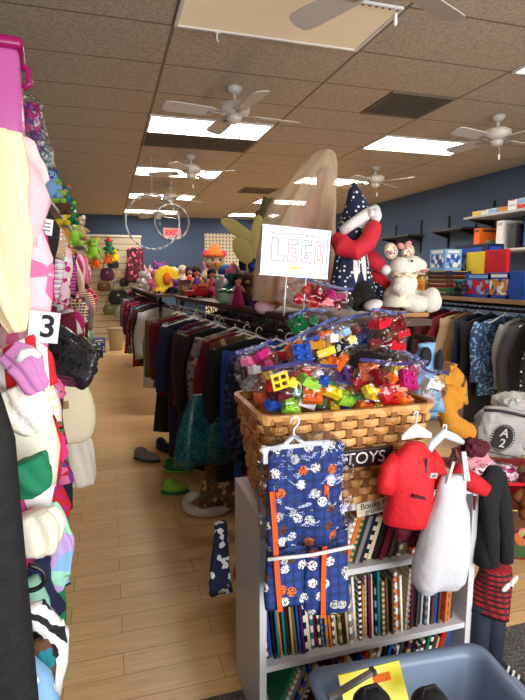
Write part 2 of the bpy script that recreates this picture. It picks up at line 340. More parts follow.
def garment_bm(kind,w,h,d,seed):
    """w half width, h length, d half thickness"""
    bm=BM()
    if kind in('blouse','sweater','jacket','coat','t-shirt','cardigan'):
        p=[(-.035,.055,.022),(-.05,.10,.03),(-.075,w*.78,.034),(-.10,w*.98,d*.85),(-.2,w*.92,d),(-.3,w*.88,d*1.05),(-h*.75,w*.9,d*1.1),(-h,w*.95,d*1.1)]
        p=[q for i,q in enumerate(p) if i==0 or q[0]<p[i-1][0]-.004]
        g_body(bm,dens(p),seed)
        ln=.13 if kind=='t-shirt' else min(.52,h*.85)
        for s in(-1,1): g_sleeve(bm,s,w,ln,.062 if kind!='coat' else .07,.045 if kind!='t-shirt' else .06,seed+s,.05)
    elif kind=='dress':
        g_body(bm,dens([(-.035,.05,.02),(-.06,w*.6,.028),(-.09,w*.82,d*.8),(-.3,w*.72,d),(-.38,w*.68,d),(-h*.7,w*.95,d*1.3),(-h,w*1.15,d*1.5)]),seed,fold=1.5)
    elif kind=='skirt':
        g_body(bm,dens([(-.06,w*.62,.02),(-.12,w*.72,d),(-h*.6,w*.95,d*1.3),(-h,w*1.1,d*1.5)]),seed,fold=1.8)
    elif kind=='trousers':
        g_body(bm,dens([(-.06,w*.66,.02),(-.12,w*.72,d),(-.3,w*.74,d*1.1)]),seed,fold=.8)
        for s in(-1,1): g_body(bm,dens([(-.27,w*.37,d*1.05),(-h*.7,w*.33,d),(-h,w*.32,d*.9)],4),seed+s,cx=s*w*.37,n=16)
    return bm
def hanger_bm(w,style=0):
    b=BM(); tube(b,[(0,0,-.03),(0,0,-.005),(.004,0,.008),(.018,0,.02),(.032,0,.012),(.034,0,0)],.0028,8)
    if style==1: tube(b,[(-w,0,-.045),(-w*.5,0,-.04),(0,0,-.035),(w*.5,0,-.04),(w,0,-.045)],[.005]*5,8)
    else: tube(b,[(-w,0,-.105),(-w*.6,0,-.075),(0,0,-.03),(w*.6,0,-.075),(w,0,-.105)],[.007,.008,.007,.008,.007],8)
    if style==2: tube(b,[(-w,0,-.105),(0,0,-.11),(w,0,-.105)],.005,8)
    return b
def art(s): return ('an ' if s[0] in 'aeiou' else 'a ')+s
GCAT={'blouse':'top','sweater':'sweater','jacket':'jacket','coat':'coat','t-shirt':'t-shirt','dress':'dress','skirt':'skirt','trousers':'trousers','cardigan':'cardigan'}
PWORD={'plain':'','dots':'dotted','stripe':'striped','vstripe':'striped','plaid':'plaid','floral':'flowered','dstripe':'zigzag striped','sequin':'sequinned','cells':'patchwork','solid':''}
def gdesc(g):
    c,c2,k,p=g['c'],g.get('c2'),g['k'],g.get('p','plain')
    s=c+((' and '+c2) if c2 and p!='plain' else '')+' '+(PWORD[p]+' ' if PWORD[p] else '')+k
    return s
def put_garment(g,loc,rz,w,h,d,seed,label,rot_x=0.):
    p=g.get('p','plain'); m=mat(g['c'],p,g.get('c2'),g.get('c3'),scale=g.get('s',30),bump=.35,rough=g.get('r',.85),thr=g.get('t',.3))
    o=obj(g['k'].replace('-','_'),garment_bm(g['k'],w,h,d,seed),m,loc=loc,rot=(rot_x,0,rz)); return tag(o,label,GCAT[g['k']])
def row_labels(gs,where):
    out=[]
    for i,g in enumerate(gs):
        s=gdesc(g)
        if i>0 and i<len(gs)-1: l='%s %s between the %s and the %s'%(s,where,gdesc(gs[i-1]),gdesc(gs[i+1]))
        elif i==0: l='%s %s, nearest one, before the %s'%(s,where,gdesc(gs[1]))
        else: l='%s %s, farthest one, past the %s'%(s,where,gdesc(gs[-2]))
        wds=l.split()
        if len(wds)>16:
            l='%s %s just past the %s'%(s,where,gdesc(gs[i-1])) if i else '%s %s, nearest one'%(s,where)
        if len(l.split())>16: l='%s just past the %s'%(s,gdesc(gs[i-1]))
        out.append(' '.join(l.split()[:16]))
    return out
def G(c,k,p='plain',c2=None,c3=None,s=30,**kw): return dict(c=c,k=k,p=p,c2=c2,c3=c3,s=s,**kw)
hm=mat('ivory','solid',rough=.35,bump=0); hmw=mat('white','solid',rough=.3,bump=0)
# ---------------------------------------------------------------- middle rack
dkw=mat('dark brown','wood','brown',scale=3,rough=.5,bump=.1); iron=mat((40,34,30),'solid',rough=.5,metal=.6,bump=0)
def rack(label,x0,y0,y1,x1,depth,zs,rail_dx,name='clothes_rack'):
    """shelf whose aisle edge runs from (x0,y0) to (x1,y1)"""
    L_=math.hypot(x1-x0,y1-y0); a=math.atan2(-(x1-x0),(y1-y0)); t=thing(name,label,'clothes rack',(x0,y0,0),(0,0,a))
    b=BM(); box(b,(depth/2,L_/2,zs-.015),(depth,L_,.03),bev=.003); obj('shelf',b,dkw,t,smooth=False)
    for sx in (.06,depth-.06):
        for k in range(2):
            b=BM(); tube(b,[(sx,.08+k*(L_-.16),.0),(sx,.08+k*(L_-.16),zs-.03)],.018,10); lathe(b,[(.05,0),(.05,.012),(.02,.02)],16,(sx,.08+k*(L_-.16),0)); obj('post',b,iron,t)
    for sx in (rail_dx,depth-rail_dx):
        b=BM(); tube(b,[(sx,.02,zs-.1),(sx,L_-.02,zs-.1)],.013,10); obj('rail',b,iron,t)
    b=BM()
    n=int(L_/.14)
    for k in range(n):     # scrolled iron work under the shelf edge
        y=.07+k*.14; tube(b,[(.02,y+.05*math.cos(q),zs-.06+.022*math.sin(q)) for q in [i*PI/5 for i in range(11)]],.004,5)
    tube(b,[(.02,.02,zs-.034),(.02,L_-.02,zs-.034)],.006,6); obj('scrollwork',b,iron,t); return a
ZS=1.4
rack('long dark wooden clothes rack with toys on its top shelf, right of the aisle',.93,2.02,5.35,.66,.52,ZS,-.03)
rack('farther dark clothes rack continuing the middle row towards the back wall',.50,5.75,10.3,.42,.95,ZS,.10)
def edge(y): return .93+(.66-.93)*(y-2.12)/3.23 if y<5.5 else .50-.08*(y-5.75)/4.55
near=[G('purple','dress','floral','plum','navy',40),G('red','dress','plain',r=.6),G('navy','jacket','floral','denim blue','navy',60),G('blue','blouse'),G('black','cardigan'),G('brown','dress','floral','olive','tan',40),
 G('dark red','sweater'),G('grey','blouse','floral','charcoal','tan',35),G('black','coat'),G('maroon','cardigan'),G('charcoal','blouse','stripe','grey',s=12),G('plum','dress'),G('navy','coat'),G('light grey','coat'),
 G('black','blouse','dots','light grey',s=40),G('wine','sweater'),G('olive','jacket'),G('black','dress')]
far=[G('light grey','coat','plain'),G('black','sweater'),G('maroon','jacket'),G('charcoal','cardigan'),G('light blue','blouse','floral','white',s=40),G('black','jacket'),G('red','blouse','floral','pink','black',40),
 G('navy','sweater'),G('magenta','blouse','floral','black','pink',40),G('dark red','coat'),G('black','cardigan','dots','grey',s=50),G('plum','sweater'),G('denim blue','jacket'),G('pink','blouse','stripe','black',s=14),G('black','coat','plaid','grey','white',12),G('wine','dress','floral','pink','black',40),G('teal','blouse'),G('charcoal','coat')]
ya=[]; y=2.10
lens_={'dress':1.05,'coat':.95,'jacket':.68,'blouse':.7,'cardigan':.72,'sweater':.66,'skirt':.7,'trousers':.95,'t-shirt':.6}
lab=row_labels(near,'on the middle rack')
zr=ZS-.115
for i,g in enumerate(near):
    x=edge(y)-.03-.04*math.sin(i*1.7); L_=lens_[g['k']]*1.15*(1+.12*math.sin(i*2.3)); rz=R_.uniform(-.3,.05)
    put_garment(g,(x-.05,y,zr),rz,.235,min(L_,1.18),.032,100+i,lab[i])
    o=obj('hanger',hanger_bm(.17,0),hm if i%3 else hmw,loc=(x-.04,y-.004,zr+.012),rot=(0,0,rz)); tag(o,('white' if i%3==0 else 'ivory')+' plastic hanger carrying the '+gdesc(g)+' on the middle rack','hanger')
    ya.append(y); y+=.155+.012*(i%3)
tl=put_garment(G('teal','skirt','sequin','black',s=90),(.53,2.80,1.0),.1,.2,.46,.035,400,'teal sequinned skirt hanging low under the black cardigan, middle rack')
lab=row_labels(far,'on the far rack')
y=5.9
for i,g in enumerate(far):
    x=edge(y)+.10; L_=lens_[g['k']]*(1+.12*math.sin(i*2.3)); put_garment(g,(x-.03,y,zr),R_.uniform(-.2,.2),.23,min(L_,1.1),.034,200+i,lab[i]); y+=.235
# second (hidden side) rail of the near rack, its right hand garments seen beyond the basket
side0=[G('black','blouse'),G('dark red','sweater','stripe','black',s=10),G('light blue','blouse'),G('navy','coat'),G('denim blue','jacket')]
sd=[G('black','blouse'),G('charcoal','coat'),G('navy','jacket'),G('wine','sweater'),G('black','coat','stripe','charcoal',s=10),G('brown','jacket'),G('charcoal','cardigan'),G('black','dress'),G('plum','coat'),G('navy','coat'),G('black','jacket'),G('dark brown','coat')]
lab=row_labels(sd,'on the rear rail of the middle rack'); y=2.65
for i,g in enumerate(sd):
    put_garment(g,(edge(y)+.55,y,zr),R_.uniform(-.1,.2),.21,.95,.04,250+i,lab[i]); y+=.25
# ---------------------------------------------------------------- right rack
XRk=3.2
rack('right hand clothes rack with board games along its pale top shelf',XRk,3.05,7.1,XRk,.8,ZS,.14)
b=BM(); box(b,(XRk-.012,5.075,ZS-.012),(.02,4.05,.036)); bpy.data.objects.get('clothes_rack.002'); 
eb=obj('shelf_edge',b,mat('tan','wood','brown',scale=3,rough=.5,bump=.1),smooth=False,label='pale wooden shelf edge')
rk=[o for o in C.objects if o.get('label','').startswith('right hand clothes rack')][0]
eb.parent=rk; eb.matrix_parent_inverse=Matrix.Translation(rk.location).inverted()
rg=[G('black','blouse','dots','white',s=28,t=.22),G('charcoal','jacket'),G('grey','cardigan'),G('denim blue','jacket','floral','light blue','denim blue',60),G('black','coat'),G('navy','sweater'),G('tan','blouse'),G('dark red','sweater'),
 G('maroon','jacket'),G('brown','blouse'),G('black','blouse','stripe','white',s=14),G('red','jacket'),G('black','blouse','dots','light grey',s=40),G('brown','coat'),G('red','cardigan'),G('black','dress'),G('dark brown','coat'),G('navy','blouse','stripe','light blue',s=10),G('teal','blouse'),G('black','cardigan'),G('wine','sweater'),G('charcoal','coat')]
lab=row_labels(rg,'on the right rack'); y=3.2
for i,g in enumerate(rg):
    put_garment(g,(XRk+.14,y,zr),R_.uniform(-.15,.3),.25,min(lens_[g['k']]*1.08,1.15),.034,300+i,lab[i])
    if i<12: o=obj('hanger',hanger_bm(.17,0),hm if i%2 else iron,loc=(XRk+.14,y-.004,zr+.012),rot=(0,0,.05)); tag(o,('ivory' if i%2 else 'dark')+' hanger carrying the '+gdesc(g)+' on the right rack','hanger')
    y+=.172
# ---------------------------------------------------------------- left wall fixtures and garments
b=BM()
t=thing('slat_board','long pale slatted board covering the left wall behind the hung clothes','wall board',(XL,.6,0))
b=BM(); box(b,(.02,4.4,1.1),(.02,8.8,1.8)); obj('back_sheet',b,mat((176,166,148),'stripe',(110,100,88),scale=2.2,rough=.6,bump=.05),t,smooth=False)
for k in range(6): b=BM(); box(b,(.04,.2+k*1.7,1.05),(.02,.03,2.1)); obj('upright',b,iron,t,smooth=False)
t=thing('top_shelf','long grey top shelf over the left clothes rails, holding plush toys','shelf',(XL,.6,0))
b=BM(); box(b,(.26,4.4,2.04),(.44,8.8,.025)); obj('board',b,mat('light grey','solid',rough=.5,bump=0),t,smooth=False)
for zz,nm in ((1.96,'upper'),(1.53,'middle'),(1.09,'lower')):
    t=thing('garment_rail','dark steel garment rail on the left wall, %s one of three'%nm,'clothes rail',(XL,.6,0))
    b=BM(); tube(b,[(.33,.05,zz),(.33,8.75,zz)],.012,10); obj('bar',b,iron,t)
    for k in range(6): b=BM(); box(b,(.19,.2+k*1.7,zz),(.28,.012,.03)); obj('bracket',b,iron,t,smooth=False)
def left(g,pxr,Y,zt,h,where,seed,w=.22,rz=0.,xr=None,label=None,d=.03):
    x=(onY(pxr,300,Y).x if xr is None else xr); put_garment(g,(x-w-.05 if g['k'] not in('dress','skirt','trousers') else x-w*1.02,Y,zt),rz,w,h,d,seed,label)
rl=random.Random(5)
pal=['pale pink','pink','hot pink','magenta','white','lilac','purple','red','maroon','black','navy','light blue','ivory','grey','plum','wine','dark red','mint','cream','tan','denim blue','teal','mustard','charcoal','green']
def mk(n,prefer,seed):
    r=random.Random(seed); out=[]; last=None
    for i in range(n):
        c=r.choice([q for q in (prefer if r.random()<.6 else pal) if q!=last]); last=c
        p=r.choice(['plain','plain','plain','dots','stripe','floral','floral','plaid']); c2=None if p=='plain' else r.choice([q for q in('white','black','pink','pale pink','magenta','navy','cream') if q!=c])
        out.append(G(c,r.choice(['t-shirt','t-shirt','blouse','dress','sweater','skirt','jacket']),p,c2,r.choice(['white','pink','red']),{'dots':60,'stripe':14,'floral':50,'plaid':14}.get(p,30)))
    return out
for tier,(zt,prefer,n,y0,nm) in enumerate(((1.93,['pale pink','pink','hot pink','purple','white','magenta','maroon','red'],36,1.12,'upper'),(1.50,['magenta','black','red','pink','maroon','grey','wine','white'],36,1.02,'middle'),(1.06,['white','navy','pink','red','grey','mint','green','black'],34,.98,'lower'))):
    gs=mk(n,prefer,40+tier); 
    if tier==0: gs[:9]=[G('pale pink','sweater','floral','pink','white',30),G('pale pink','t-shirt'),G('white','blouse'),G('light blue','t-shirt'),G('lilac','blouse'),G('hot pink','jacket'),G('purple','dress','floral','plum','lilac',60),G('black','t-shirt'),G('red','dress','dots','dark red',s=90)]; gs[9]=G('white','blouse','stripe','black',s=12)
    if tier==1: gs[:4]=[G('ivory','t-shirt'),G('magenta','skirt'),G('white','blouse'),G('red','t-shirt','stripe','pink',s=20)]
    if tier==2: gs[:5]=[G('light blue','t-shirt','floral','white','mint',24),G('white','t-shirt'),G('brown','skirt','floral','dark brown','teal',40),G('mint','blouse'),G('navy','t-shirt')]
    lb=row_labels(gs,'on the left %s rail'%nm); y=y0
    for i,g in enumerate(gs):
        w_=rl.uniform(.10,.14); h_=rl.uniform(.34,.44); rz=rl.uniform(-.85,-.15)
        pxe=[(1.,24),(1.15,34),(1.4,45),(1.8,56),(2.3,64),(3,74),(4,83),(6,92),(9,98)]; pe=next((a[1]+(b_[1]-a[1])*(y-a[0])/(b_[0]-a[0]) for a,b_ in zip(pxe,pxe[1:]) if a[0]<=y<=b_[0]),24 if y<2 else 97)
        pe+=(-6,0,1)[tier]-(4 if tier==0 and y>1.6 else 0); sp_=(9 if y<2.5 else 5); xr=onY(pe+rl.uniform(-sp_,sp_*.4),(230,320,420)[tier],y).x
        put_garment(g,(xr-(w_+.05)*math.cos(rz),y,zt-rl.uniform(0,.05)),rz,w_,h_,.028,500+tier*50+i,lb[i]); y+=.05+.0105*i
t=thing('long_coat','long black coat hanging close at the lower left edge of the photo','coat',(-.30,.72,1.53))
b=BM(); g_body(b,dens([(0,.06,.02),(-.03,.12,.03),(-.08,.17,.04),(-.14,.182,.045),(-.6,.178,.045),(-1.2,.19,.05)],5),77,n=40,fold=.7); obj('body',b,mat((11,11,12),'floral',(17,17,18),(8,8,9),scale=90,bump=.8,bscale=40),t)
# ---------------------------------------------------------------- white bookcase
whp=mat((216,216,220),'solid',rough=.45,bump=.04)
BX0,BX1,BY0,BY1=.44,1.29,1.5,1.84
t=bc=thing('bookcase','white open bookcase packed with thin books, standing under the wicker basket','bookcase',((BX0+BX1)/2,(BY0+BY1)/2,0))
wB=BX1-BX0; dB=BY1-BY0
for s in(-1,1):
    b=BM(); box(b,(s*(wB/2-.0125),0,.415),(.025,dB,.83),bev=.002); obj('side_panel',b,whp,t,smooth=False)
b=BM(); box(b,(0,dB/2-.004,.42),(wB-.05,.006,.8)); obj('back_panel',b,whp,t,smooth=False)
b=BM(); box(b,(0,0,.8175),(wB-.05,dB,.025),bev=.002); obj('top',b,whp,t,smooth=False)
SH=(.585,.28,.06)
for z in SH: b=BM(); box(b,(0,0,z-.011),(wB-.05,dB-.01,.022),bev=.002); obj('shelf',b,whp,t,smooth=False)
b=BM(); box(b,(0,-dB/2+.02,.024),(wB-.05,.015,.048)); obj('plinth',b,whp,t,smooth=False)
t=thing('shelf_label','small cream paper label with handwriting taped on the top edge of the bookcase','label',(.862,BY0-.004,.812),(0,-.1,0))
b=BM(); box(b,(0,0,0),(.155,.003,.05)); obj('card',b,mat((232,222,196),'solid',bump=0),t,smooth=False)
ink=mat((50,40,60),'solid',bump=0)
text('lettering','Books For',.03,ink,t,(-.0,-.002,.010),(PI/2,0,0),.0004); text('lettering','grandkids',.024,ink,t,(0,-.002,-.013),(PI/2,0,0),.0004)
pagem=mat((225,216,196),'pages',bump=0)
BC=['red','dark red','navy','green','teal','white','black','brown','plum','tan','grey','denim blue','maroon','mustard','olive','cream','charcoal','wine','dark brown','light grey','black','orange','blue']
def book(x,y,z,th,h,dp,tilt,c,label,lean=0,stripe=None,rz=0,name='picture_book'):
    t=thing(name,label,'book',(x,y,z),(0,tilt,rz)); cm=mat(c,'stripe' if stripe else 'solid',stripe,scale=R_.choice([6,9,14]),rough=.35,bump=0)
    b=BM(); box(b,(-th/2+.0006,0,h/2),(.0012,dp,h)); box(b,(th/2-.0006,0,h/2),(.0012,dp,h)); box(b,(0,-dp/2+.0006,h/2),(th-.002,.0012,h)); obj('cover',b,cm,t,smooth=False)
    b=BM(); box(b,(0,.002,h/2),(max(th-.003,.001),dp-.008,h-.006)); obj('pages',b,pagem,t,smooth=False); return t
def shelf_row(z,n,x0,x1,hr,thr_,tilt0,where,maxh,seed,dp=.2):
    r=random.Random(seed); cs=[]; last=None
    for i in range(n):
        c=r.choice([k for k in BC if k!=last]); s=r.choice([None,None,None,None,'white','grey','cream','tan']); s=None if s==c else s; cs.append((c,s)); last=c
    dsc=lambda q:(q[0]+(' and '+q[1]+' banded' if q[1] else '')); step=(x1-x0)/n
    for i in range(n):
        th=min(step*.78,thr_*r.uniform(.6,1.1)); h=r.uniform(*hr); tilt=tilt0(i/n)+r.uniform(-.02,.02); x=x0+step*(i+.5)
        l='%s %s on the %s shelf'%(dsc(cs[i]),'thin book',where)
        l+=(' between the %s and %s ones'%(dsc(cs[i-1]),dsc(cs[i+1])) if 0<i<n-1 else ', at its end next to the side panel')
        if len(l.split())>16: l='%s thin book on the %s shelf, right after the %s one'%(dsc(cs[i]),where,dsc(cs[i-1]))
        zb=z+.001+abs(math.sin(tilt))*th/2
        book(x,BY0+.02+dp/2+r.uniform(0,.02),zb,th,min(h,maxh),dp*r.uniform(.93,1.),tilt,cs[i][0],' '.join(l.split()[:16]),stripe=cs[i][1])
shelf_row(SH[0],24,.70,1.16,(.165,.20),.02,lambda u:.30,'upper',.2,11,.16)
shelf_row(SH[0],10,.48,.66,(.15,.19),.015,lambda u:.05,'upper left',.2,12,.16)
shelf_row(SH[1],58,.475,1.235,(.21,.262),.011,lambda u:(-.10 if u<.45 else (-.06 if u<.7 else .02)),'middle',.27,13,.2)
shelf_row(SH[2],34,.50,1.20,(.15,.188),.014,lambda u:(.40 if u<.4 else .25),'bottom',.19,14,.2)
# ---------------------------------------------------------------- wicker basket
wick=mat((214,156,88),'cells',(188,128,66),(224,172,104),scale=22,rough=.45,bump=.3,bscale=120)
stake=mat((150,98,50),'plain')
BK=Vector((.752,1.655,.83)); bh=.335
def peri(s,hx,hy,r=.05):
    seg=[2*(hx-r),PI/2*r,2*(hy-r),PI/2*r]*2; tot=sum(seg); d=(s%1)*tot; k=0
    while d>seg[k]: d-=seg[k]; k+=1
    cs=[(-(hx-r),-hy,1,0),(hx-r,-(hy-r),-PI/2,0),(hx,-(hy-r),0,1),(hx-r,hy-r,0,0),(hx-r,hy,-1,0),(-(hx-r),hy-r,PI/2,0),(-hx,hy-r,0,-1),(-(hx-r),-(hy-r),PI,0)][k]
    if k in(0,2,4,6):
        dx,dy=[(1,0),(0,1),(-1,0),(0,-1)][k//2]; p=Vector((cs[0]+dx*d,cs[1]+dy*d,0)); n=Vector((dy,-dx,0)); return p,n
    a0=cs[2] if k!=3 else 0; a=a0+d/r; c=Vector((cs[0],cs[1],0)); n=Vector((math.cos(a),math.sin(a),0)); return c+n*r,n
t=bk=thing('wicker_basket','large honey coloured woven basket full of bagged toy bricks, on the white bookcase','basket',BK)
b=BM(); NR=11; NS=46; rowh=bh/NR
for r in range(NR):
    zc=rowh*(r+.5); f=zc/bh; hx=.268+.046*f; hy=.155+.03*f; rs=[]
    for k in range(NS*4):
        p,n=peri(k/(NS*4),hx,hy); off=.0065*math.cos(2*PI*k/8)*(1 if r%2 else -1); 
        q=p+n*off; rs.append([(q.x,q.y,zc-rowh*.40),(q.x+n.x*.0025,q.y+n.y*.0025,zc),(q.x,q.y,zc+rowh*.40),(q.x-n.x*.003,q.y-n.y*.003,zc)])
    rs.append(rs[0]); rings(b,rs,cap=False)
obj('woven_side',b,wick,bk,smooth=False); b=BM()
for k in range(NS):
    p0,n=peri(k/NS,.262,.155); p1,_=peri(k/NS,.31,.185); d=(p1-p0); tg=Vector((-n.y,n.x,0))
    q0=p0; q1=p1; w_=.011
    rings(b,[[q0-tg*w_+n*.001,q0+tg*w_+n*.001,q0+tg*w_-n*.001,q0-tg*w_-n*.001],[Vector((v.x,v.y,bh)) for v in (q1-tg*w_+n*.001,q1+tg*w_+n*.001,q1+tg*w_-n*.001,q1-tg*w_-n*.001)]])
obj('stakes',b,stake,bk,smooth=False)
b=BM(); rs=[]
for k in range(129):
    p,n=peri((k%128)/128,.312,.187); rs.append([(p.x+n.x*.009,p.y+n.y*.009,bh-.012),(p.x+n.x*.010,p.y+n.y*.010,bh+.006),(p.x-n.x*.010,p.y-n.y*.010,bh+.006),(p.x-n.x*.009,p.y-n.y*.009,bh-.012)])
rings(b,rs,cap=False); obj('rim',b,wick,bk,smooth=False)
b=BM(); box(b,(0,0,.006),(.50,.29,.01)); obj('base',b,wick,bk,smooth=False)
t=thing('toys_sign','small dark plaque lettered TOYS fixed to the front of the wicker basket','sign',onY(366,457,1.448),(.12,.0,0))
b=BM(); box(b,(0,0,0),(.19,.012,.064),bev=.003); obj('board',b,mat((38,24,30),'solid',rough=.4,bump=0),t,smooth=False)
text('lettering','TOYS',.058,mat((225,222,215),'solid',bump=0),t,(-.005,-.0065,0),(PI/2,0,0),.001)
# ---------------------------------------------------------------- bags of bricks
film=clear_mat((252,252,255),.11,.1)
def brick(bag_m,c,nx,ny,loc,rot,label,grp):
    u=.0159*1.0; b=BM(); box(b,(0,0,.013),(nx*u*2-.0004,ny*u*2-.0004,.026),bev=.0012)
    t=thing('toy_brick',label,'toy brick',loc,rot,grp); m=mat(c,'solid',rough=.25,bump=0); obj('block',b,m,t,smooth=False)
    b=BM()
    for i in range(nx):
        for j in range(ny): lathe(b,[(.0085,.0258),(.0085,.032),(.0001,.0321)],12,((i-(nx-1)/2)*u*2,(j-(ny-1)/2)*u*2,0))
    obj('studs',b,m,t); return t
def bag_bm(w,h,d,seed,pinch=True):
    b=bmesh.new(); bmesh.ops.create_cube(b,size=2); bmesh.ops.subdivide_edges(b,edges=b.edges[:],cuts=11,use_grid_fill=True)
    for v in b.verts:
        p=v.co.copy(); s=p.normalized()*(abs(p.x)**4+abs(p.y)**4+abs(p.z)**4)**.25 
        p=p/((abs(p.x)**3.2+abs(p.y)**3.2+abs(p.z)**3.2)**(1/3.2)) 
        q=Vector((p.x*w/2,p.y*d/2,p.z*h/2))
        if pinch and p.z>.25: f=(p.z-.25)/.75; q.y*=1-.93*f**.8
        nn=noise.noise_vector(p*2.6+Vector((seed,0,0)))*.018+noise.noise_vector(p*7+Vector((seed,3,0)))*.008
        v.co=q+nn*min(1,w/.15)
    return b
def zipbag(label,c,w,h,d,rot,cols,seed,where,n=None,zipc='purple',sizes=((1,2),(2,2),(1,1)),odd=None):
    t=thing('zip_bag',label,'plastic bag',c,rot); obj('film',bag_bm(w,h,d,seed),film,t)
    b=BM(); rs=[]
    for k in range(15):
        u=k/14-.5; rs.append([(u*w*.98,y_+.006*math.sin(u*9+seed),h/2*.97+z_+.006*math.sin(u*6+seed*2)) for y_,z_ in((-.002,-.0055),(-.002,.0055),(.002,.0055),(.002,-.0055))])
    rings(b,rs); obj('zip_seal',b,mat({'purple':(62,54,120),'blue':(44,58,130)}[zipc],'solid',rough=.3,bump=0),t,smooth=False)
    r=random.Random(seed); E=Euler(rot).to_matrix(); st=.040; pos=[]
    nx=max(1,int(w*.9/.058)); nz=max(1,int(h*.80/.038)); ny=max(1,int(d*.8/.048))
    for i in range(nx):
        for k in range(nz):
            for j in range(ny): pos.append(((i-(nx-1)/2)*.058+(.012 if k%2 else -.01),(j-(ny-1)/2)*.048-.006,(k-(nz-1)/2)*.037-h*.08))
    pos.sort(key=lambda q:q[1]+r.uniform(0,.01)); 
    if n: pos=pos[:n]
    for i,p in enumerate(pos):
        col=cols[i%len(cols)]; sz=r.choice(sizes); p=Vector(p)+Vector((r.uniform(-.004,.004),r.uniform(-.004,.004),r.uniform(-.003,.003)))
        rr=(E@Euler((r.uniform(-.5,.9),r.uniform(-.5,.5),r.uniform(-.5,.5))).to_matrix()).to_euler()
        k=r.random(); lab='%s toy brick inside the %s'%(col,where)
        brick(t,col,max(sz) if k<.6 else sz[0],min(sz),Vector(c)+E@p,rr,lab,'%s bricks in the %s'%(col,where))
    return t
P=onY
zipbag('clear zip bag of mixed bricks at the front left of the basket',P(298,388,1.56),.26,.17,.13,(.25,0,-.05),['yellow','green','blue','lime','orange','red','lime','white','maroon'],1,'front left clear bag')
zipbag('clear zip bag of orange and yellow bricks at the front right of the basket',P(380,388,1.56),.23,.20,.13,(.2,.1,.1),['orange','yellow','red','orange','magenta','red','yellow','dark red'],2,'front right clear bag')
zipbag('clear zip bag of tan, orange and navy pieces leaning in the middle of the basket',P(318,352,1.66),.21,.18,.12,(.1,-.35,0),['mustard','orange','yellow','navy','blue','white','black','orange'],3,'middle clear bag',zipc='blue')
zipbag('clear zip bag of small blue and red pieces behind the middle bag',P(352,335,1.74),.20,.13,.10,(.05,-.25,.1),['blue','light blue','dark red','teal','yellow','navy'],4,'back clear bag',zipc='blue')
zipbag('clear zip bag of dark red panels at the top right of the pile',P(388,333,1.66),.14,.16,.10,(.0,.06,-.1),['dark red','red','brown','red'],5,'top right clear bag',zipc='blue',sizes=((2,2),(2,2)))
zipbag('clear bag of glossy silver and grey bits at the right end of the basket',P(428,388,1.62),.11,.14,.10,(.1,.3,-.2),['light grey','white','grey'],6,'right end clear bag')
zipbag('clear zip bag of green and orange pieces on the left behind the pile',P(308,322,1.80),.15,.08,.09,(0,-.15,0),['green','green','lime','orange'],7,'back left green bag',zipc='blue')
zipbag('clear zip bag of crimson pieces lying on top beneath the hand lettered sign',P(318,297,1.98),.30,.12,.14,(.1,.18,0),['red','magenta','red','dark red'],8,'topmost clear bag',n=9)
zipbag('crumpled clear bag of magenta and pale pieces at the left rim of the basket',P(258,368,1.66),.15,.15,.11,(0,-.2,.2),['magenta','pink','white','grey'],9,'left rim clear bag')
zipbag('clear bag of yellow and green pieces lying between the two front bags',P(342,398,1.60),.17,.12,.12,(.35,.15,0),['yellow','lime','green','blue','orange','white'],10,'front middle clear bag')
zipbag('clear bag of red and pink pieces deep behind the front right bag',P(405,372,1.72),.16,.14,.11,(.1,.35,0),['red','pink','magenta','dark red'],11,'right rear clear bag',zipc='blue')
t=thing('toy_window','yellow toy window frame piece pressed against the front left clear bag','toy part',P(280,381,1.475),(.1,-.25,0))
b=BM()
for x in(-.024,0,.024): box(b,(x,0,0),(.007,.012,.05))
for z in(-.0225,0,.0225): box(b,(0,.0005,z),(.055,.010,.007))
obj('frame',b,mat('yellow','solid',rough=.3,bump=0),t,smooth=False)
# ---------------------------------------------------------------- hand lettered sign
sc=P(295.4,252.5,1.95)
t=thing('hand_lettered_sign','white card in a clear silver edged frame with large dotted letters, above the basket','sign',sc,(0,.065,.03))
W_,H_=.282,.186
b=BM(); box(b,(0,0,0),(W_,.004,H_)); obj('card',b,mat((240,240,246),'solid',rough=.5,bump=0),t,smooth=False)
b=BM()
for cx_,cz_,sx,sz in((0,H_/2,W_+.012,.008),(0,-H_/2,W_+.012,.008),(W_/2,0,.008,H_),(-W_/2,0,.008,H_)): box(b,(cx_,-.002,cz_),(sx,.010,sz))
obj('frame',b,mat((150,158,180),'solid',rough=.25,metal=.5,bump=0),t,smooth=False)
for x in(-.03,.055):
    b=BM(); tube(b,[(x,.004,-H_/2),(x,.004,-H_/2-.16)],.003,8); obj('leg',b,hmw,t)
def outline(name,pts,c,x0,sc_=.088):
    b=BM(); pts=[Vector((x0+x*sc_,-.003,y*sc_-.038)) for x,y in pts]
    for a,bb in zip(pts,pts[1:]+pts[:1]):
        d=bb-a; n=max(1,round(d.length/.0075)); ang=math.atan2(d.z,d.x)
        for i in range(n): box(b,a+d*(i+.5)/n,(d.length/n*.62,.002,.0026),rot=(0,-ang,0))
    obj(name,b,mat(c,'solid',bump=0),t,smooth=False)
outline('letter_l',[(0,0),(.62,0),(.62,.26),(.3,.26),(.3,1),(0,1)],(70,60,150),-.102)
outline('letter_e',[(0,0),(.42,0),(.42,.24),(.2,.24),(.2,.4),(.36,.4),(.36,.6),(.2,.6),(.2,.78),(.42,.78),(.42,1),(0,1)],(190,40,110),-.032)
outline('letter_g',[(0,.1),(.12,0),(.48,0),(.48,.5),(.26,.5),(.26,.34),(.34,.34),(.34,.2),(.18,.2),(.18,.8),(.48,.8),(.48,1),(.12,1),(0,.9)],(110,70,160),.025)
outline('letter_o',[(0,0),(.38,0),(.38,1),(0,1)],(210,40,60),.085); outline('letter_o',[(.12,.16),(.26,.16),(.26,.84),(.12,.84)],(210,40,60),.085)
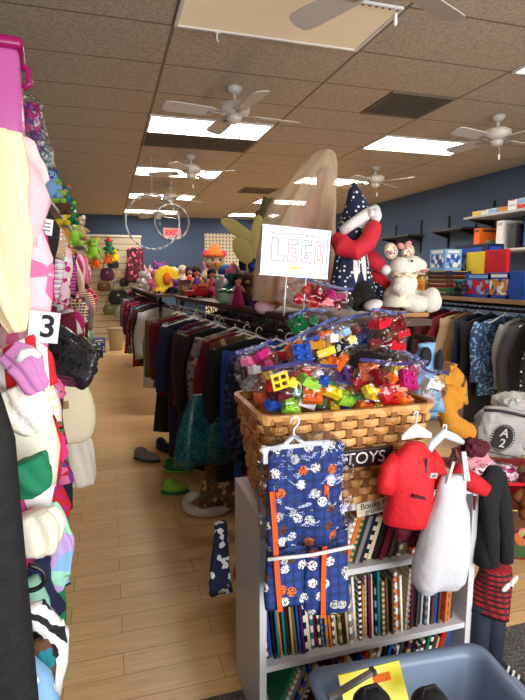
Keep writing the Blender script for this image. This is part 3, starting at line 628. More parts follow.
b=BM(); box(b,(.0,-.003,-.062),(.04,.001,.007)); obj('highlight_mark',b,mat('yellow','solid',bump=0),t,smooth=False)
b=BM(); 
for k in range(9): box(b,(-.10+k*.024,-.003,.070-.002*math.sin(k)),(.018,.001,.0025))
obj('pen_line',b,mat((120,120,160),'solid',bump=0),t,smooth=False)
# ---------------------------------------------------------------- sports print pants in a clear hanger bag
Yp=1.372
t=thing('clip_hanger','white plastic clip hanger on the basket rim holding the sports print pants','hanger',P(294,419,Yp))
b=BM(); tube(b,[(-.012,0,-.012),(-.008,0,.002),(.006,0,.008),(.016,0,0),(.015,0,-.014),(0,0,-.03),(-.002,0,-.05)],.0034,8); obj('hook',b,hmw,t)
b=BM(); tube(b,[(-.105,0,-.086),(-.03,0,-.078),(0,0,-.05),(.03,0,-.078),(.115,0,-.080)],[.006,.008,.009,.008,.006],8); box(b,(.004,0,-.082),(.21,.012,.012),bev=.002); obj('bar',b,hmw,t)
for x in(-.09,.098):
    b=BM(); box(b,(x,-.008,-.10),(.014,.006,.05),bev=.002); box(b,(x,.008,-.10),(.014,.006,.05),bev=.002); box(b,(x,0,-.088),(.02,.018,.012),bev=.002); obj('clip',b,hmw,t,smooth=False)
pc=Vector((.548,Yp,1.155))
t=thing('pajama_pants','small blue plaid pants printed with sports balls, hung before the white bookcase','trousers',pc)
obj.skip=False
b=BM(); g_body(b,dens([(-.055,.116,.012),(-.10,.122,.022),(-.2,.124,.026),(-.36,.13,.028)],4),71,n=44,fold=.9)
g_body(b,dens([(-.34,.062,.026),(-.5,.064,.026),(-.55,.062,.026)],4),72,cx=-.066,n=24,fold=.6); g_body(b,dens([(-.34,.066,.027),(-.5,.075,.028),(-.575,.078,.03),(-.605,.062,.022)],4),73,cx=.072,n=24,fold=.6)
obj('body',b,mat((30,64,142),'balls',scale=19,bump=.2,thr=.28,rough=.8),t)
for x0,x1,l_ in((-.118,-.092,.55),(.052,.048,.60)):
    b=BM(); rings(b,[[(x0+(x1-x0)*u-.008,-.036-.004*math.sin(u*7),-.17-(l_-.17)*u),(x0+(x1-x0)*u+.008,-.036-.004*math.sin(u*7),-.17-(l_-.17)*u),(x0+(x1-x0)*u+.008,-.033-.004*math.sin(u*7),-.17-(l_-.17)*u),(x0+(x1-x0)*u-.008,-.033-.004*math.sin(u*7),-.17-(l_-.17)*u)] for u in [i/8 for i in range(9)]]); obj('orange_stripe',b,mat((235,90,20),'plain'),t,smooth=False,label='bright orange ribbon stripe')
t=thing('garment_bag','clear plastic sleeve over the sports print pants, with white rod at its foot','plastic bag',(.548,Yp,.95))
b=bag_bm(.30,.37,.085,31,False); obj('film',b,clear_mat((242,244,250),.06,.1),t)
b=BM(); tube(b,[(-.135,-.047,-.165),(0,-.05,-.172),(.14,-.047,-.168)],.0055,10); obj('rod',b,hmw,t)
# ---------------------------------------------------------------- red jacket, maroon shorts, white overalls
rj=P(415,444,1.375)
t=thing('childs_jacket','small bright red pullover jacket with dark pocket flap hanging off the basket','jacket',rj,(0,.06,.1))
b=BM(); W=.080
g_body(b,dens([(.004,.03,.018),(-.012,.045,.024),(-.03,W*.8,.03),(-.06,W,.038),(-.15,W*.98,.042),(-.25,W*1.08,.046),(-.27,W*1.0,.04)],4),81,n=36,fold=.8)
for s in(-1,1): tube(b,[(s*W*.75,0,-.045),(s*(W+.008),0,-.075),(s*(W+.020),-.006,-.115),(s*(W+.026),-.01,-.15)],[.032,.034,.034,.028],14,.75)
obj('body',b,mat((214,14,30),'plain',bump=.6,bscale=40,rough=.7),t)
b=BM(); box(b,(.012,-.047,-.075),(.005,.006,.085)); obj('zipper',b,mat('charcoal','solid',rough=.5,bump=0),t,smooth=False)
b=BM(); box(b,(-.008,-.053,-.155),(.055,.006,.011),rot=(0,.28,0)); obj('pocket_flap',b,mat((70,10,20),'solid',bump=0),t,smooth=False)
b=BM(); box(b,(.042,-.050,-.09),(.028,.004,.016),rot=(0,.1,0)); lg=obj('badge',b,mat('light grey','solid',bump=0),t,smooth=False); text('badge_mark','oo',.014,mat('navy','solid',bump=0),lg,(.042,-.0535,-.09),(PI/2,0,0),.0005)
t=thing('white_hanger','white plastic hanger hooked on the basket rim above the red jacket','hanger',P(416,413,1.40))
b=BM(); tube(b,[(-.008,0,-.006),(-.003,0,.006),(.006,0,.004),(.004,0,-.012),(0,0,-.04)],.0034,8); obj('hook',b,hmw,t)
b=BM(); rings(b,[[(x,-.004,z0),(x,-.004,z1),(x,.004,z1),(x,.004,z0)] for x,z0,z1 in((-.05,-.085,-.072),(-.02,-.082,-.045),(0,-.08,-.035),(.02,-.082,-.045),(.06,-.088,-.072))]); obj('shoulder',b,hmw,t,smooth=False)
t=thing('shorts','dark maroon shorts peeping out under the small red jacket','shorts',P(411,505,1.42))
b=BM(); g_body(b,dens([(0,.05,.012),(-.04,.055,.02),(-.09,.058,.022)],4),83,n=24); g_body(b,dens([(-.07,.028,.02),(-.115,.03,.02)],3),84,cx=-.028,n=14); g_body(b,dens([(-.07,.03,.02),(-.15,.03,.02)],3),85,cx=.03,n=14); obj('body',b,mat((100,8,32),'plain'),t)
oc=P(457,450,1.34)
t=thing('overalls','small bright white bib overalls with thin straps hanging from the basket corner','overalls',oc,(0,.06,.12))
b=BM(); prof=[(-.085,.052,.014),(-.11,.058,.022),(-.17,.064,.032),(-.22,.083,.042),(-.30,.098,.05),(-.40,.110,.058),(-.46,.106,.055),(-.49,.085,.04),(-.495,.05,.02)]
rs=[]
for i,(z,a,bb) in enumerate(dens(prof,4)):
    u=-(z+.085)/.41; rs.append(sring(-.004-.028*u**1.1,0,z*.93-.006,a*.92,bb,40,2.6,u*2,.011*u,46))
rings(b,rs); obj('body',b,mat((206,206,212),'plain',bump=1.,bscale=22,rough=.9),t)
for s,x0 in((-1,-.030),(1,.004),(1,.012)):
    b=BM(); xt=x0; xb={-.030:-.046,.004:.030,.012:.044}[x0]; zt=.0 if x0>0 else -.03
    rings(b,[[(xt+(xb-xt)*u-.0045,-.022,zt+(-.10-zt)*u),(xt+(xb-xt)*u+.0045,-.022,zt+(-.10-zt)*u),(xt+(xb-xt)*u+.0045,-.018,zt+(-.10-zt)*u),(xt+(xb-xt)*u-.0045,-.018,zt+(-.10-zt)*u)] for u in(0,.5,1)]); obj('strap',b,mat('white','plain'),t,smooth=False)
b=BM(); rings(b,[[(.040,-.054,-.14),(.056,-.050,-.142),(.052,-.050,-.19)],[(.040,-.046,-.14),(.056,-.042,-.142),(.052,-.042,-.19)]]); obj('side_opening',b,mat('maroon','solid',bump=0),t,smooth=False,label='dark side opening')
t=thing('padded_hanger','pale blue padded hanger carrying the white overalls at the basket corner','hanger',P(444,428,1.385),(0,0,.1))
b=BM(); tube(b,[(-.006,0,.0),(0,0,.012),(.01,0,.008),(.008,0,-.008),(0,0,-.02)],.003,8); obj('hook',b,hmw,t)
b=BM(); tube(b,[(-.07,0,-.095),(-.045,0,-.05),(0,0,-.018),(.05,0,-.04),(.085,0,-.06)],[.008,.014,.016,.014,.008],12,.7); obj('arm',b,mat((205,222,240),'solid',rough=.4,bump=0),t)
# red top, dark cardigan, plaid skirt and leggings at the right side of the bookcase
t=thing('knit_shirt','red sleeved top jutting out behind the white overalls at the bookcase corner','top',P(462,478,1.46)); tc_=t.location
b=BM(); tube(b,[P(455,468,1.46)-tc_,P(464,477,1.45)-tc_,P(475,484,1.43)-tc_,P(488,491,1.41)-tc_],[.026,.036,.034,.022],16,.8); obj('sleeve',b,mat('red','plain',bump=.5),t)
b=BM(); tube(b,[P(462,474,1.47)-tc_,P(470,480,1.48)-tc_,P(482,488,1.49)-tc_],[.02,.035,.02],16,.8); obj('shoulder',b,mat('red','plain',bump=.5),t)
t=thing('cardigan','black cable knit cardigan hanging over the plaid skirt beside the bookcase','cardigan',Vector((1.345,1.50,.90)),(0,.0,.1))
b=BM(); g_body(b,dens([(0,.03,.02),(-.03,.05,.03),(-.2,.055,.04),(-.37,.065,.045)],4),93,n=30); 
for s in(-1,1): tube(b,[(s*.03,0,-.03),(s*.036,-.02,-.12),(s*.036+.012,-.035,-.24),(s*.036+.02,-.04,-.37)],[.028,.032,.032,.027],14,.8)
obj('body',b,mat((26,28,34),'stripe','black',scale=30,bump=1.,bscale=50,rough=.95),t)
t=thing('plaid_skirt','red and black plaid skirt with a small white bow, beside the bookcase','skirt',Vector((1.385,1.50,.50)),(0,0,.15))
b=BM(); g_body(b,dens([(0,.06,.045),(-.03,.066,.05),(-.12,.09,.06),(-.17,.10,.065)],4),95,n=48,fold=2.2); obj('body',b,mat((170,20,34),'plaid','black','maroon',scale=16),t)
b=BM(); ell(b,(-.022,-.07,-.045),(.024,.01,.010),rot=(0,-.5,0)); ell(b,(.018,-.07,-.027),(.022,.01,.010),rot=(0,-.5,0)); ell(b,(-.002,-.074,-.036),(.008,.012,.008)); obj('bow',b,mat('white','plain'),t)
t=thing('leggings','dark blue stuffed leggings standing under the plaid skirt','leggings',Vector((1.365,1.50,.33)))
b=BM()
for s in(-1,1): tube(b,[(s*.034,0,.02),(s*.036,0,-.12),(s*.036,0,-.29)],[.042,.04,.035],16); 
obj('body',b,mat((26,36,54),'plain'),t)
for s,l in((-1,'black and white canvas shoe under the leggings, nearer the bookcase'),(1,'black and white canvas shoe under the leggings, nearer the carpet edge')):
    t=thing('shoe',l,'shoe',(1.375+s*.055,1.47,0.003),(0,0,.35)); b=BM(); ell(b,(0,-.03,.036),(.038,.085,.03)); ell(b,(0,.02,.06),(.034,.04,.03)); obj('upper',b,mat('black','plain'),t)
    b=BM(); ell(b,(0,-.02,.012),(.043,.10,.012)); obj('sole',b,hmw,t); b=BM(); 
    for k in range(3): box(b,(0,-.06+k*.02,.066+k*.006),(.035,.007,.008),rot=(0,0,.3))
    obj('lace',b,hmw,t,smooth=False)
# ---------------------------------------------------------------- storage bin
t=thing('storage_bin','blue grey plastic storage bin on the carpet in front of the bookcase','storage bin',(.815,1.075,0),(0,0,-.085))
binm=mat((112,130,156),'solid',rough=.38,bump=.05)
b=BM()
def rr_(hx,hy,z,r=.05,n=6):
    out=[]
    for q,(sx,sy) in enumerate(((1,1),(-1,1),(-1,-1),(1,-1))):
        for i in range(n+1): a=q*PI/2+i/n*PI/2; out.append((sx*(hx-r)+r*math.cos(a),sy*(hy-r)+r*math.sin(a),z))
    return out
rings(b,[rr_(.225,.155,.004),rr_(.272,.198,.385),rr_(.30,.225,.388),rr_(.302,.228,.40),rr_(.297,.222,.405),rr_(.270,.196,.402),rr_(.262,.188,.38),rr_(.218,.148,.010)]); obj('tub',b,binm,t)
for s in(-1,1):
    b=BM(); box(b,(s*.306,0,.385),(.024,.15,.03),bev=.006); obj('handle',b,binm,t,smooth=False)
t=thing('activity_book','bright yellow activity book standing inside the storage bin','book',P(376,700,1.13),(-.5,-.15,-.15))
b=BM(); box(b,(0,0,0),(.18,.008,.16)); obj('cover',b,mat((240,226,30),'dots','black',scale=45,thr=.22,rough=.4,bump=0),t,smooth=False); b=BM(); box(b,(0,.0055,0),(.172,.004,.154)); obj('pages',b,pagem,t,smooth=False); b=BM(); box(b,(.03,-.0055,.05),(.05,.002,.02)); obj('title_patch',b,mat('orange','solid',bump=0),t,smooth=False)
t=thing('grey_case','long thin grey case lying across the yellow book in the bin','case',P(352,684,1.10),(0,-.22,.12)); b=BM(); box(b,(0,0,0),(.15,.018,.012),bev=.005); obj('body',b,mat('grey','solid',metal=.4,rough=.35,bump=0),t,smooth=False)
b=BM(); box(b,(.068,0,0),(.012,.020,.014)); obj('cap',b,mat('charcoal','solid',bump=0),t,smooth=False)
for px,py,l in((372,704,'black drawstring pouch lying in the bin on the yellow book'),(430,704,'black fabric pouch in the bin at the right of the yellow book')):
    c=P(px,py,1.0); t=thing('pouch',l,'pouch',c); b=BM(); ell(b,(0,0,0),(.05,.045,.035)); obj('body',b,mat('black','plain',bump=.8),t)
    b=BM(); tube(b,[(-.03,0,.02),(-.02,0,.05),(.01,0,.05),(.035,0,.02)],.005,8); obj('handle',b,mat('black','plain'),t)
def remesh(o,v=.008,sm=4):
    m=o.modifiers.new('join','REMESH'); m.mode='VOXEL'; m.voxel_size=v; m.use_smooth_shade=True
    s=o.modifiers.new('soft','SMOOTH'); s.factor=.6; s.iterations=sm; return o
# ---------------------------------------------------------------- navy dotted hide-and-seek doll
D=Vector((1.19,2.33,ZS)); Yd=2.33
def rel(px,py,dy=0): return P(px,py,Yd+dy)-D
t=thing('stuffed_doll','stuffed doll in navy white-dotted hood hiding its face in a raised red sleeve','doll',D)
navd=mat('navy','dots','white',scale=42,thr=.27,bump=.15)
b=BM(); tube(b,[rel(350,228),rel(352,245),rel(353,262),rel(352,285),rel(352,302)],[.05,.07,.082,.10,.10],16,.8); 
ell(b,rel(357,226),(.075,.07,.075)); obj('body',b,mat('white','plain'),t); 
b=BM(); hp=[(353.5,182,.006),(354,190,.028),(356,202,.052),(357,214,.078),(357,226,.092),(352,240,.085),(349,250,.06)]
tube(b,[rel(x,y,.01) for x,y,_ in hp],[r for _,_,r in hp],24,.85); obj('hood',b,navd,t)
b=BM(); tube(b,[rel(341,232,-.06),rel(352,224,-.085),rel(364,216,-.08),rel(376,210,-.05)],[.024,.026,.028,.028],12); obj('fur_brim',b,mat((238,236,236),'plain',bump=1.,bscale=90),t)
b=BM(); rs=[]
for px,py,r in((352,244,.075),(352,258,.088),(352,272,.10),(352,284,.115),(353,291,.122)):
    c=rel(px,py,0); rs.append([(c.x+(r+.004*math.sin(k*1.9))*math.cos(2*PI*k/40),c.y+.7*(r+.004*math.sin(k*1.9))*math.sin(2*PI*k/40),c.z) for k in range(40)])
rings(b,rs); obj('dress',b,navd,t)
b=BM(); tube(b,[rel(338,238,-.03),rel(343,247,-.08),rel(356,251,-.12),rel(367,243,-.13),rel(372,232,-.12),rel(375,224,-.10)],[.045,.052,.048,.046,.042,.032],16); remesh(obj('sleeve',b,mat((214,36,58),'plain'),t),.007)
b=BM(); ell(b,rel(376,216,-.10),(.026,.03,.034)); ell(b,rel(371,213,-.11),(.012,.018,.02)); obj('hand',b,mat((240,238,238),'plain'),t)
b=BM(); tube(b,[rel(366,256,.0),rel(374,261,-.02),rel(382,267,-.04)],[.045,.042,.034],14); obj('sleeve',b,mat((190,24,44),'plain'),t)
b=BM(); ell(b,rel(386,270,-.06),(.026,.026,.026)); obj('hand',b,mat('white','plain'),t)
b=BM(); tube(b,[rel(356,285,-.02),rel(364,294,-.08),rel(370,301,-.12)],[.055,.05,.042],14); tube(b,[rel(348,288,0),rel(356,299,-.06),rel(362,306,-.10)],[.05,.05,.042],14); remesh(obj('leg',b,mat('black','plain'),t),.008)
b=BM(); ell(b,rel(373,305,-.16),(.045,.05,.026),rot=(0,-.3,0)); obj('shoe',b,mat('white','plain'),t)
b=BM(); tube(b,[rel(371,273,.02),rel(380,280,0),rel(388,287,-.02)],[.03,.034,.03],12); obj('skirt_trim',b,mat('red','plain'),t)
b=BM(); tube(b,[rel(374,284,.03),rel(384,290,.01),rel(392,292,.0)],[.05,.05,.035],14); obj('skirt_fold',b,navd,t)
# ---------------------------------------------------------------- white plush
D=Vector((1.39,2.28,ZS)); Yd=2.24
fur=mat((240,234,222),'plain',bump=.9,bscale=110,rough=.95)
t=thing('plush_cow','seated white plush animal with flowered ears and pink bow beside the dotted doll','plush toy',D)
b=BM(); ell(b,rel(404,284),(.068,.06,.075)); ell(b,rel(400,266),(.05,.05,.045)); ell(b,rel(412,264),(.058,.045,.042)); ell(b,rel(420,266,-.01),(.034,.036,.034)); ell(b,rel(398,296,.02),(.075,.07,.06))
tube(b,[rel(398,280,-.05),rel(398,288,-.08),rel(404,293,-.10)],[.026,.032,.03],12)
tube(b,[rel(404,300,-.03),rel(416,304,-.05),rel(425,304,-.06)],[.042,.045,.04],14); tube(b,[rel(410,296,.05),rel(420,298,.04),rel(430,298,.03)],[.04,.04,.04],14)
remesh(obj('body',b,fur,t),.007,5)
b=BM(); ell(b,rel(431,300,-.06),(.044,.045,.062),rot=(0,.15,0)); obj('foot',b,fur,t)
b=BM(); ell(b,rel(434,302,.04),(.038,.04,.05)); obj('foot',b,fur,t)
b=BM(); lathe(b,[(.045,0),(.082,-.075),(.078,-.08)],24,rel(398,290,.0)); obj('apron',b,mat((236,228,206),'plain'),t)
for px,py,dy,a in((391,251,-.02,-.5),(408,252,.05,.4)):
    b=BM(); ell(b,rel(px,py,dy),(.036,.014,.04),rot=(0,a,0)); e=obj('ear',b,mat((214,190,150),'plain',bump=.6),t); b=BM(); ell(b,rel(px,py,dy-.011),(.026,.008,.029),rot=(0,a,0)); obj('ear_lining',b,mat('cream','floral','pink','brown',90),e)
b=BM(); ell(b,rel(401,246,-.02),(.02,.012,.014),rot=(0,.5,0)); ell(b,rel(408,244,-.02),(.02,.012,.014),rot=(0,-.5,0)); obj('bow',b,mat((225,150,150),'plain'),t)
b=BM(); ell(b,rel(412,261,-.052),(.006,.005,.006)); obj('eye',b,plastic('black',.1),t)
b=BM(); ell(b,rel(424,271,-.035),(.02,.016,.008)); obj('muzzle',b,mat((190,120,110),'plain'),t)
b=BM(); rs=[]
c=rel(404,275,-.01); tube(b,[(c.x+.058*math.cos(q),c.y+.05*math.sin(q),c.z+.006*math.sin(6*q)) for q in [k*2*PI/24 for k in range(25)]],.009,8); obj('ruffle_collar',b,mat('cream','floral','mustard','tan',90),t)
b=BM(); box(b,(.02,-.02,.012),(.20,.16,.022),bev=.006); obj('base_board',b,mat('camel','solid',bump=.1),t,smooth=False)
# ---------------------------------------------------------------- veiled doll
D=Vector((1.03,2.72,ZS)); Yd=2.72
t=thing('veiled_doll','tall doll draped in tan tulle veil standing behind the hand lettered sign','doll',D)
b=BM(); ell(b,rel(325,181),(.05,.055,.068)); tube(b,[rel(322,190),rel(316,205),rel(309,222),rel(306,245),rel(305,270),(0,0,.02)],[.025,.06,.075,.08,.12,.15],18,.7); remesh(obj('body',b,mat((214,150,126),'plain'),t),.01)
b=BM(); ell(b,rel(326,176,.012),(.055,.055,.06)); obj('hair',b,mat('dark brown','plain',bump=1.),t)
b=BM(); rs=[]
for px,py,r in((313,210,.07),(307,226,.088),(304,250,.12),(303,275,.16),(303,300,.19)):
    c=rel(px,py,-.01); rs.append([(c.x+(r+.01*math.sin(k*1.3))*math.cos(2*PI*k/36),c.y+.6*(r+.01*math.sin(k*1.3))*math.sin(2*PI*k/36),max(c.z,.015)) for k in range(36)])
rings(b,rs); obj('dress',b,mat((216,140,130),'floral','pale pink','tan',scale=40),t)
m,nt,bs=_nodes('tulle'); nt.nodes.remove(bs); N=nt.nodes; L=nt.links
d_=N.new('ShaderNodeBsdfDiffuse'); d_.inputs[0].default_value=(*lin((232,216,190)),1); tr=N.new('ShaderNodeBsdfTranslucent'); tr.inputs[0].default_value=(*lin((220,200,170)),1); tp_=N.new('ShaderNodeBsdfTransparent')
m1=N.new('ShaderNodeMixShader'); m1.inputs[0].default_value=.45; L.new(d_.outputs[0],m1.inputs[1]); L.new(tr.outputs[0],m1.inputs[2]); lw=N.new('ShaderNodeLayerWeight'); lw.inputs[0].default_value=.5
mr=N.new('ShaderNodeMapRange'); mr.inputs[3].default_value=.36; mr.inputs[4].default_value=.95; L.new(lw.outputs['Facing'],mr.inputs[0]); m2=N.new('ShaderNodeMixShader'); L.new(mr.outputs[0],m2.inputs[0]); L.new(tp_.outputs[0],m2.inputs[1]); L.new(m1.outputs[0],m2.inputs[2]); L.new(m2.outputs[0],N['Material Output'].inputs['Surface'])
b=BM(); rs=[]; sect=[(327,150,5),(325,154,11),(321,163,17),(315,176,23),(309,190,28),(304,205,33),(300,222,36),(298,245,38),(297,270,40),(297,300,42)]
for i,(px,py,hw) in enumerate(sect):
    c=rel(px,py); a=hw*Yd/513*1.05; rs.append([(c.x+(a+.0022*i*math.sin(k*PI/4+i*.12)+.0012*i*math.sin(k*1.9))*math.cos(2*PI*k/48),c.y+(a*.75+.0025*i*math.sin(k*PI/4+i*.12))*math.sin(2*PI*k/48),max(c.z,.015)) for k in range(48)])
rings(b,rs,cap=False); obj('tulle_veil',b,m,t)
b=BM(); tube(b,[rel(326,152,-.02),rel(330,175,-.09),rel(326,200,-.12),rel(322,232,-.14),rel(320,270,-.15)],[.02,.03,.035,.045,.05],18,.5); tube(b,[rel(318,160,-.03),rel(300,195,-.11),rel(285,230,-.14),rel(276,265,-.15)],[.02,.03,.04,.045],18,.5); obj('tulle_fold',b,m,t)
# ---------------------------------------------------------------- generic toys on the shelf
def plush(name,label,cat,loc,s,c,c2=None,ear='round',rz=0,rx=0,hat=None,group=None):
    t=thing(name,label,cat,loc,(rx,0,rz),group); m=mat(c,'plain',bump=.6,bscale=90); m2=mat(c2 or c,'plain',bump=.5)
    b=BM(); ell(b,(0,0,s*.32),(s*.26,s*.22,s*.32)); ell(b,(0,-s*.03,s*.74),(s*.24,s*.22,s*.22))
    for q in(-1,1): tube(b,[(q*s*.18,0,s*.5),(q*s*.34,-s*.08,s*.34)],[s*.08,s*.09],10); tube(b,[(q*s*.12,-s*.05,s*.12),(q*s*.22,-s*.3,s*.09)],[s*.1,s*.1],10)
    obj('body',b,m,t)
    for q in(-1,1):
        b=BM()
        if ear=='round': ell(b,(q*s*.2,0,s*.93),(s*.09,s*.04,s*.09))
        elif ear=='long': ell(b,(q*s*.12,0,s*1.08),(s*.06,s*.04,s*.2),rot=(0,q*.2,0))
        elif ear=='point': lathe(b,[(s*.08,0),(.001,s*.16)],10,(q*s*.15,0,s*.9))
        if ear: obj('ear',b,m2,t)
        b=BM(); ell(b,(q*s*.09,-s*.225,s*.79),(s*.03,s*.02,s*.035)); obj('eye',b,plastic('black',.15),t)
    b=BM(); ell(b,(0,-s*.24,s*.69),(s*.07,s*.05,s*.05)); obj('muzzle',b,m2,t)
    if hat: b=BM(); lathe(b,[(s*.26,s*.86),(s*.2,s*.95),(s*.1,s*1.1),(.002,s*1.2)],20); obj('hat',b,mat(hat,'plain'),t)
    return t
def doll(name,label,loc,s,hair,dress,skin=(226,170,140),rz=0):
    t=thing(name,label,'doll',loc,(0,0,rz)); b=BM(); ell(b,(0,0,s*.8),(s*.12,s*.11,s*.15)); tube(b,[(0,0,s*.68),(0,0,s*.6),(0,0,s*.4),(0,0,s*.1)],[s*.045,s*.1,s*.1,s*.1],14)
    for q in(-1,1): tube(b,[(q*s*.1,0,s*.6),(q*s*.2,-s*.04,s*.42)],[s*.04,s*.035],8)
    obj('body',b,mat(skin,'solid',bump=0,rough=.5),t); b=BM(); ell(b,(0,s*.03,s*.85),(s*.16,s*.14,s*.15)); ell(b,(0,s*.08,s*.68),(s*.15,s*.08,s*.2)); obj('hair',b,mat(hair,'plain',bump=1.),t)
    b=BM(); lathe(b,[(s*.1,s*.62),(s*.11,s*.45),(s*.2,s*.1),(s*.22,0)],20); obj('dress',b,mat(dress,'plain'),t)
    for q in(-1,1): b=BM(); ell(b,(q*s*.045,-s*.105,s*.81),(s*.014,s*.01,s*.018)); obj('eye',b,plastic('black',.1),t)
    return t
def carton(name,label,cat,loc,sz,c,c2,rz=0,band='white',kind='cells',group=None):
    t=thing(name,label,cat,loc,(0,0,rz),group); w,d,h=sz; b=BM(); box(b,(0,0,h/2),(w,d,h),bev=.002); obj('box',b,mat(c,'solid',rough=.4,bump=0),t,smooth=False)
    b=BM(); box(b,(0,-d/2-.001,h*.45),(w*.82,.002,h*.6)); box(b,(-w/2-.001,0,h*.45),(.002,d*.8,h*.6)); obj('picture_panel',b,mat(c2,kind,band,c,scale=26,rough=.35,bump=0),t,smooth=False)
    b=BM(); box(b,(0,-d/2-.001,h*.88),(w*.7,.002,h*.12)); box(b,(-w/2-.001,0,h*.88),(.002,d*.7,h*.12)); obj('title_band',b,mat(band,'solid',rough=.35,bump=0),t,smooth=False); return t
def toycar(label,loc,L_,c,rz=0,name='toy_car'):
    t=thing(name,label,'toy vehicle',loc,(0,0,rz)); b=BM(); rings(b,[[(-L_/2,y*1.,L_*.09),(-L_/2,y,L_*.26),(-L_*.25,y,L_*.28),(-L_*.15,y*.85,L_*.46),(L_*.18,y*.85,L_*.46),(L_*.3,y,L_*.3),(L_/2,y,L_*.24),(L_/2,y,L_*.09)] for y in(-L_*.24,L_*.24)]); obj('body',b,mat(c,'solid',rough=.2,bump=0),t,smooth=False)
    for x in(-.3,.3):
        for y in(-.24,.24): b=BM(); tube(b,[(x*L_,y*L_-.006,L_*.1),(x*L_,y*L_+.006,L_*.1)],L_*.1,14); obj('wheel',b,plastic('black',.5),t)
    b=BM(); box(b,(.01*L_,0,L_*.37),(L_*.26,L_*.44,L_*.12)); obj('window',b,plastic('charcoal',.1),t,smooth=False); return t
def Zs(px,py): return onZ(px,py,ZS)
def Q(px,y,dz=0): p=onY(px,290,y); return Vector((p.x,y,ZS+dz))
t=plush('plush_elf','purple and pink plush figure lying near the end of the toy shelf','plush toy',Q(255,3.0),.20,'purple','pink',None,rz=.5,rx=.25)
b=BM(); ell(b,(-.05,-.12,.05),(.07,.05,.04)); obj('blanket',b,mat('pale pink','plain'),t)
plush('plush_baby','pale pink round headed soft toy behind the yellow star toy','plush toy',Q(268,3.12),.17,(238,190,170),'pale pink','round',rz=.3)
t=thing('plush_star','bright yellow soft toy with peach cape at the near end of the toy shelf','plush toy',Q(275,2.86)+Vector((0,0,.0)),(0,0,.3))
b=BM(); 
for k in range(5): a=PI/2+k*2*PI/5; tube(b,[(0,0,.075),(.062*math.cos(a),0,.075+.062*math.sin(a))],[.035,.014],10,.8)
ell(b,(0,-.005,.075),(.042,.03,.042)); remesh(obj('body',b,mat('yellow','plain'),t),.006); b=BM(); ell(b,(-.03,.03,.08),(.06,.02,.06)); obj('cape',b,mat((240,190,130),'plain'),t)
doll('boy_doll','black haired doll with pink clothes lying beside the purple plush',Q(238,3.35),.22,'black','magenta',rz=.2)
for px,y,l in((224,3.75,'mint green lidded cup at the aisle edge of the toy shelf'),(233,3.55,'white and green snow globe toy between the cup and the dolls')):
    t=thing('toy_cup',l,'cup',Q(px,y)); b=BM(); lathe(b,[(.035,0),(.045,.02),(.045,.08),(.03,.10),(.012,.11)],20); obj('body',b,mat('mint' if 'mint' in l else 'white','solid',rough=.3,bump=0),t); b=BM(); lathe(b,[(.046,.078),(.046,.092),(.03,.104)],20); obj('lid',b,plastic('green',.4),t)
t=thing('bottle','tall silver white bottle standing on the toy shelf','bottle',Q(221,4.35)); b=BM(); lathe(b,[(.05,0),(.055,.01),(.055,.15),(.045,.175),(.025,.185)],24); obj('body',b,mat('light grey','solid',metal=.3,rough=.3,bump=0),t); b=BM(); lathe(b,[(.03,.183),(.03,.21),(.001,.212)],20); obj('cap',b,plastic('white'),t)
toycar('red toy truck with yellow stripe at the aisle edge of the toy shelf',Q(199,4.75),.24,'red',rz=.2); carton('toy_box','small red and yellow box behind the red toy truck','box',Q(205,5.1),(.2,.12,.12),'red','orange',band='yellow')
carton('toy_box','tan brown cardboard box on the toy shelf left of the dolls','box',Zs(186,296)+Vector((.06,.2,0)),(.2,.14,.16),'brown','tan',band='brown')
doll('fashion_doll','black haired doll in purple dress above the brown toy box',Q(197,5.25),.3,'black','purple'); doll('fashion_doll','black haired doll in pink dress next to the silver bottle',Q(212,4.95),.28,'black','pink')
doll('fashion_doll','dark haired doll in red dress behind the toy truck',Q(190,6.1),.32,'dark brown','red')
doll('fashion_doll','white capped doll in pale dress at the far end of the near toy shelf',Q(183,6.6),.34,'ivory','white')
plush('plush_cat','white and black plush cat among the far toys','plush toy',Q(174,7.3),.34,'white','black','point'); plush('plush_unicorn','pink and purple plush with pointed ears on the far toy shelf','plush toy',Q(160,8.2),.42,'purple','hot pink','point')
plush('plush_rabbit','white long eared plush rabbit at the aisle edge of the far toy shelf','plush toy',Q(148,8.6),.30,'white','pale pink','long'); plush('plush_bear','ivory plush bear slumped on the far toy shelf behind the flower toy','plush toy',Q(153,7.6),.28,'ivory','tan')
plush('plush_dog','light grey plush dog on the far toy shelf by the aisle','plush toy',Q(143,9.4),.30,'light grey','grey','long')
t=thing('flower_toy','large round yellow flower toy with orange face on the toy shelf','plush toy',Q(167,6.3),(0,0,.1)); b=BM()
for k in range(12): a=k*PI/6; ell(b,(.11*math.cos(a),0,.17+.11*math.sin(a)),(.05,.03,.05))
ell(b,(0,0,.17),(.11,.035,.11)); remesh(obj('petals',b,mat('yellow','plain'),t),.01); b=BM(); ell(b,(0,-.035,.17),(.055,.03,.075)); obj('face',b,mat('orange','plain'),t); b=BM(); tube(b,[(0,0,.0),(0,0,.1)],.025,10); obj('stem',b,mat('orange','plain'),t)
toycar('yellow toy car parked at the aisle edge of the toy shelf',Q(161,6.05),.18,'yellow',rz=.4); toycar('black toy car behind the yellow toy car',Q(172,5.9),.16,'black',rz=.8)
plush('plush_monster','purple plush toy low beside the yellow flower','plush toy',Q(176,6.0),.17,'purple','purple')
plush('plush_duck','blue plush with yellow muzzle behind the silver bottle','plush toy',Q(226,4.7),.32,'blue','yellow','round'); plush('plush_fairy','mint plush with pink bonnet under the yellow wings','plush toy',Q(234,4.1),.26,'teal','pink','round',hat='pink')
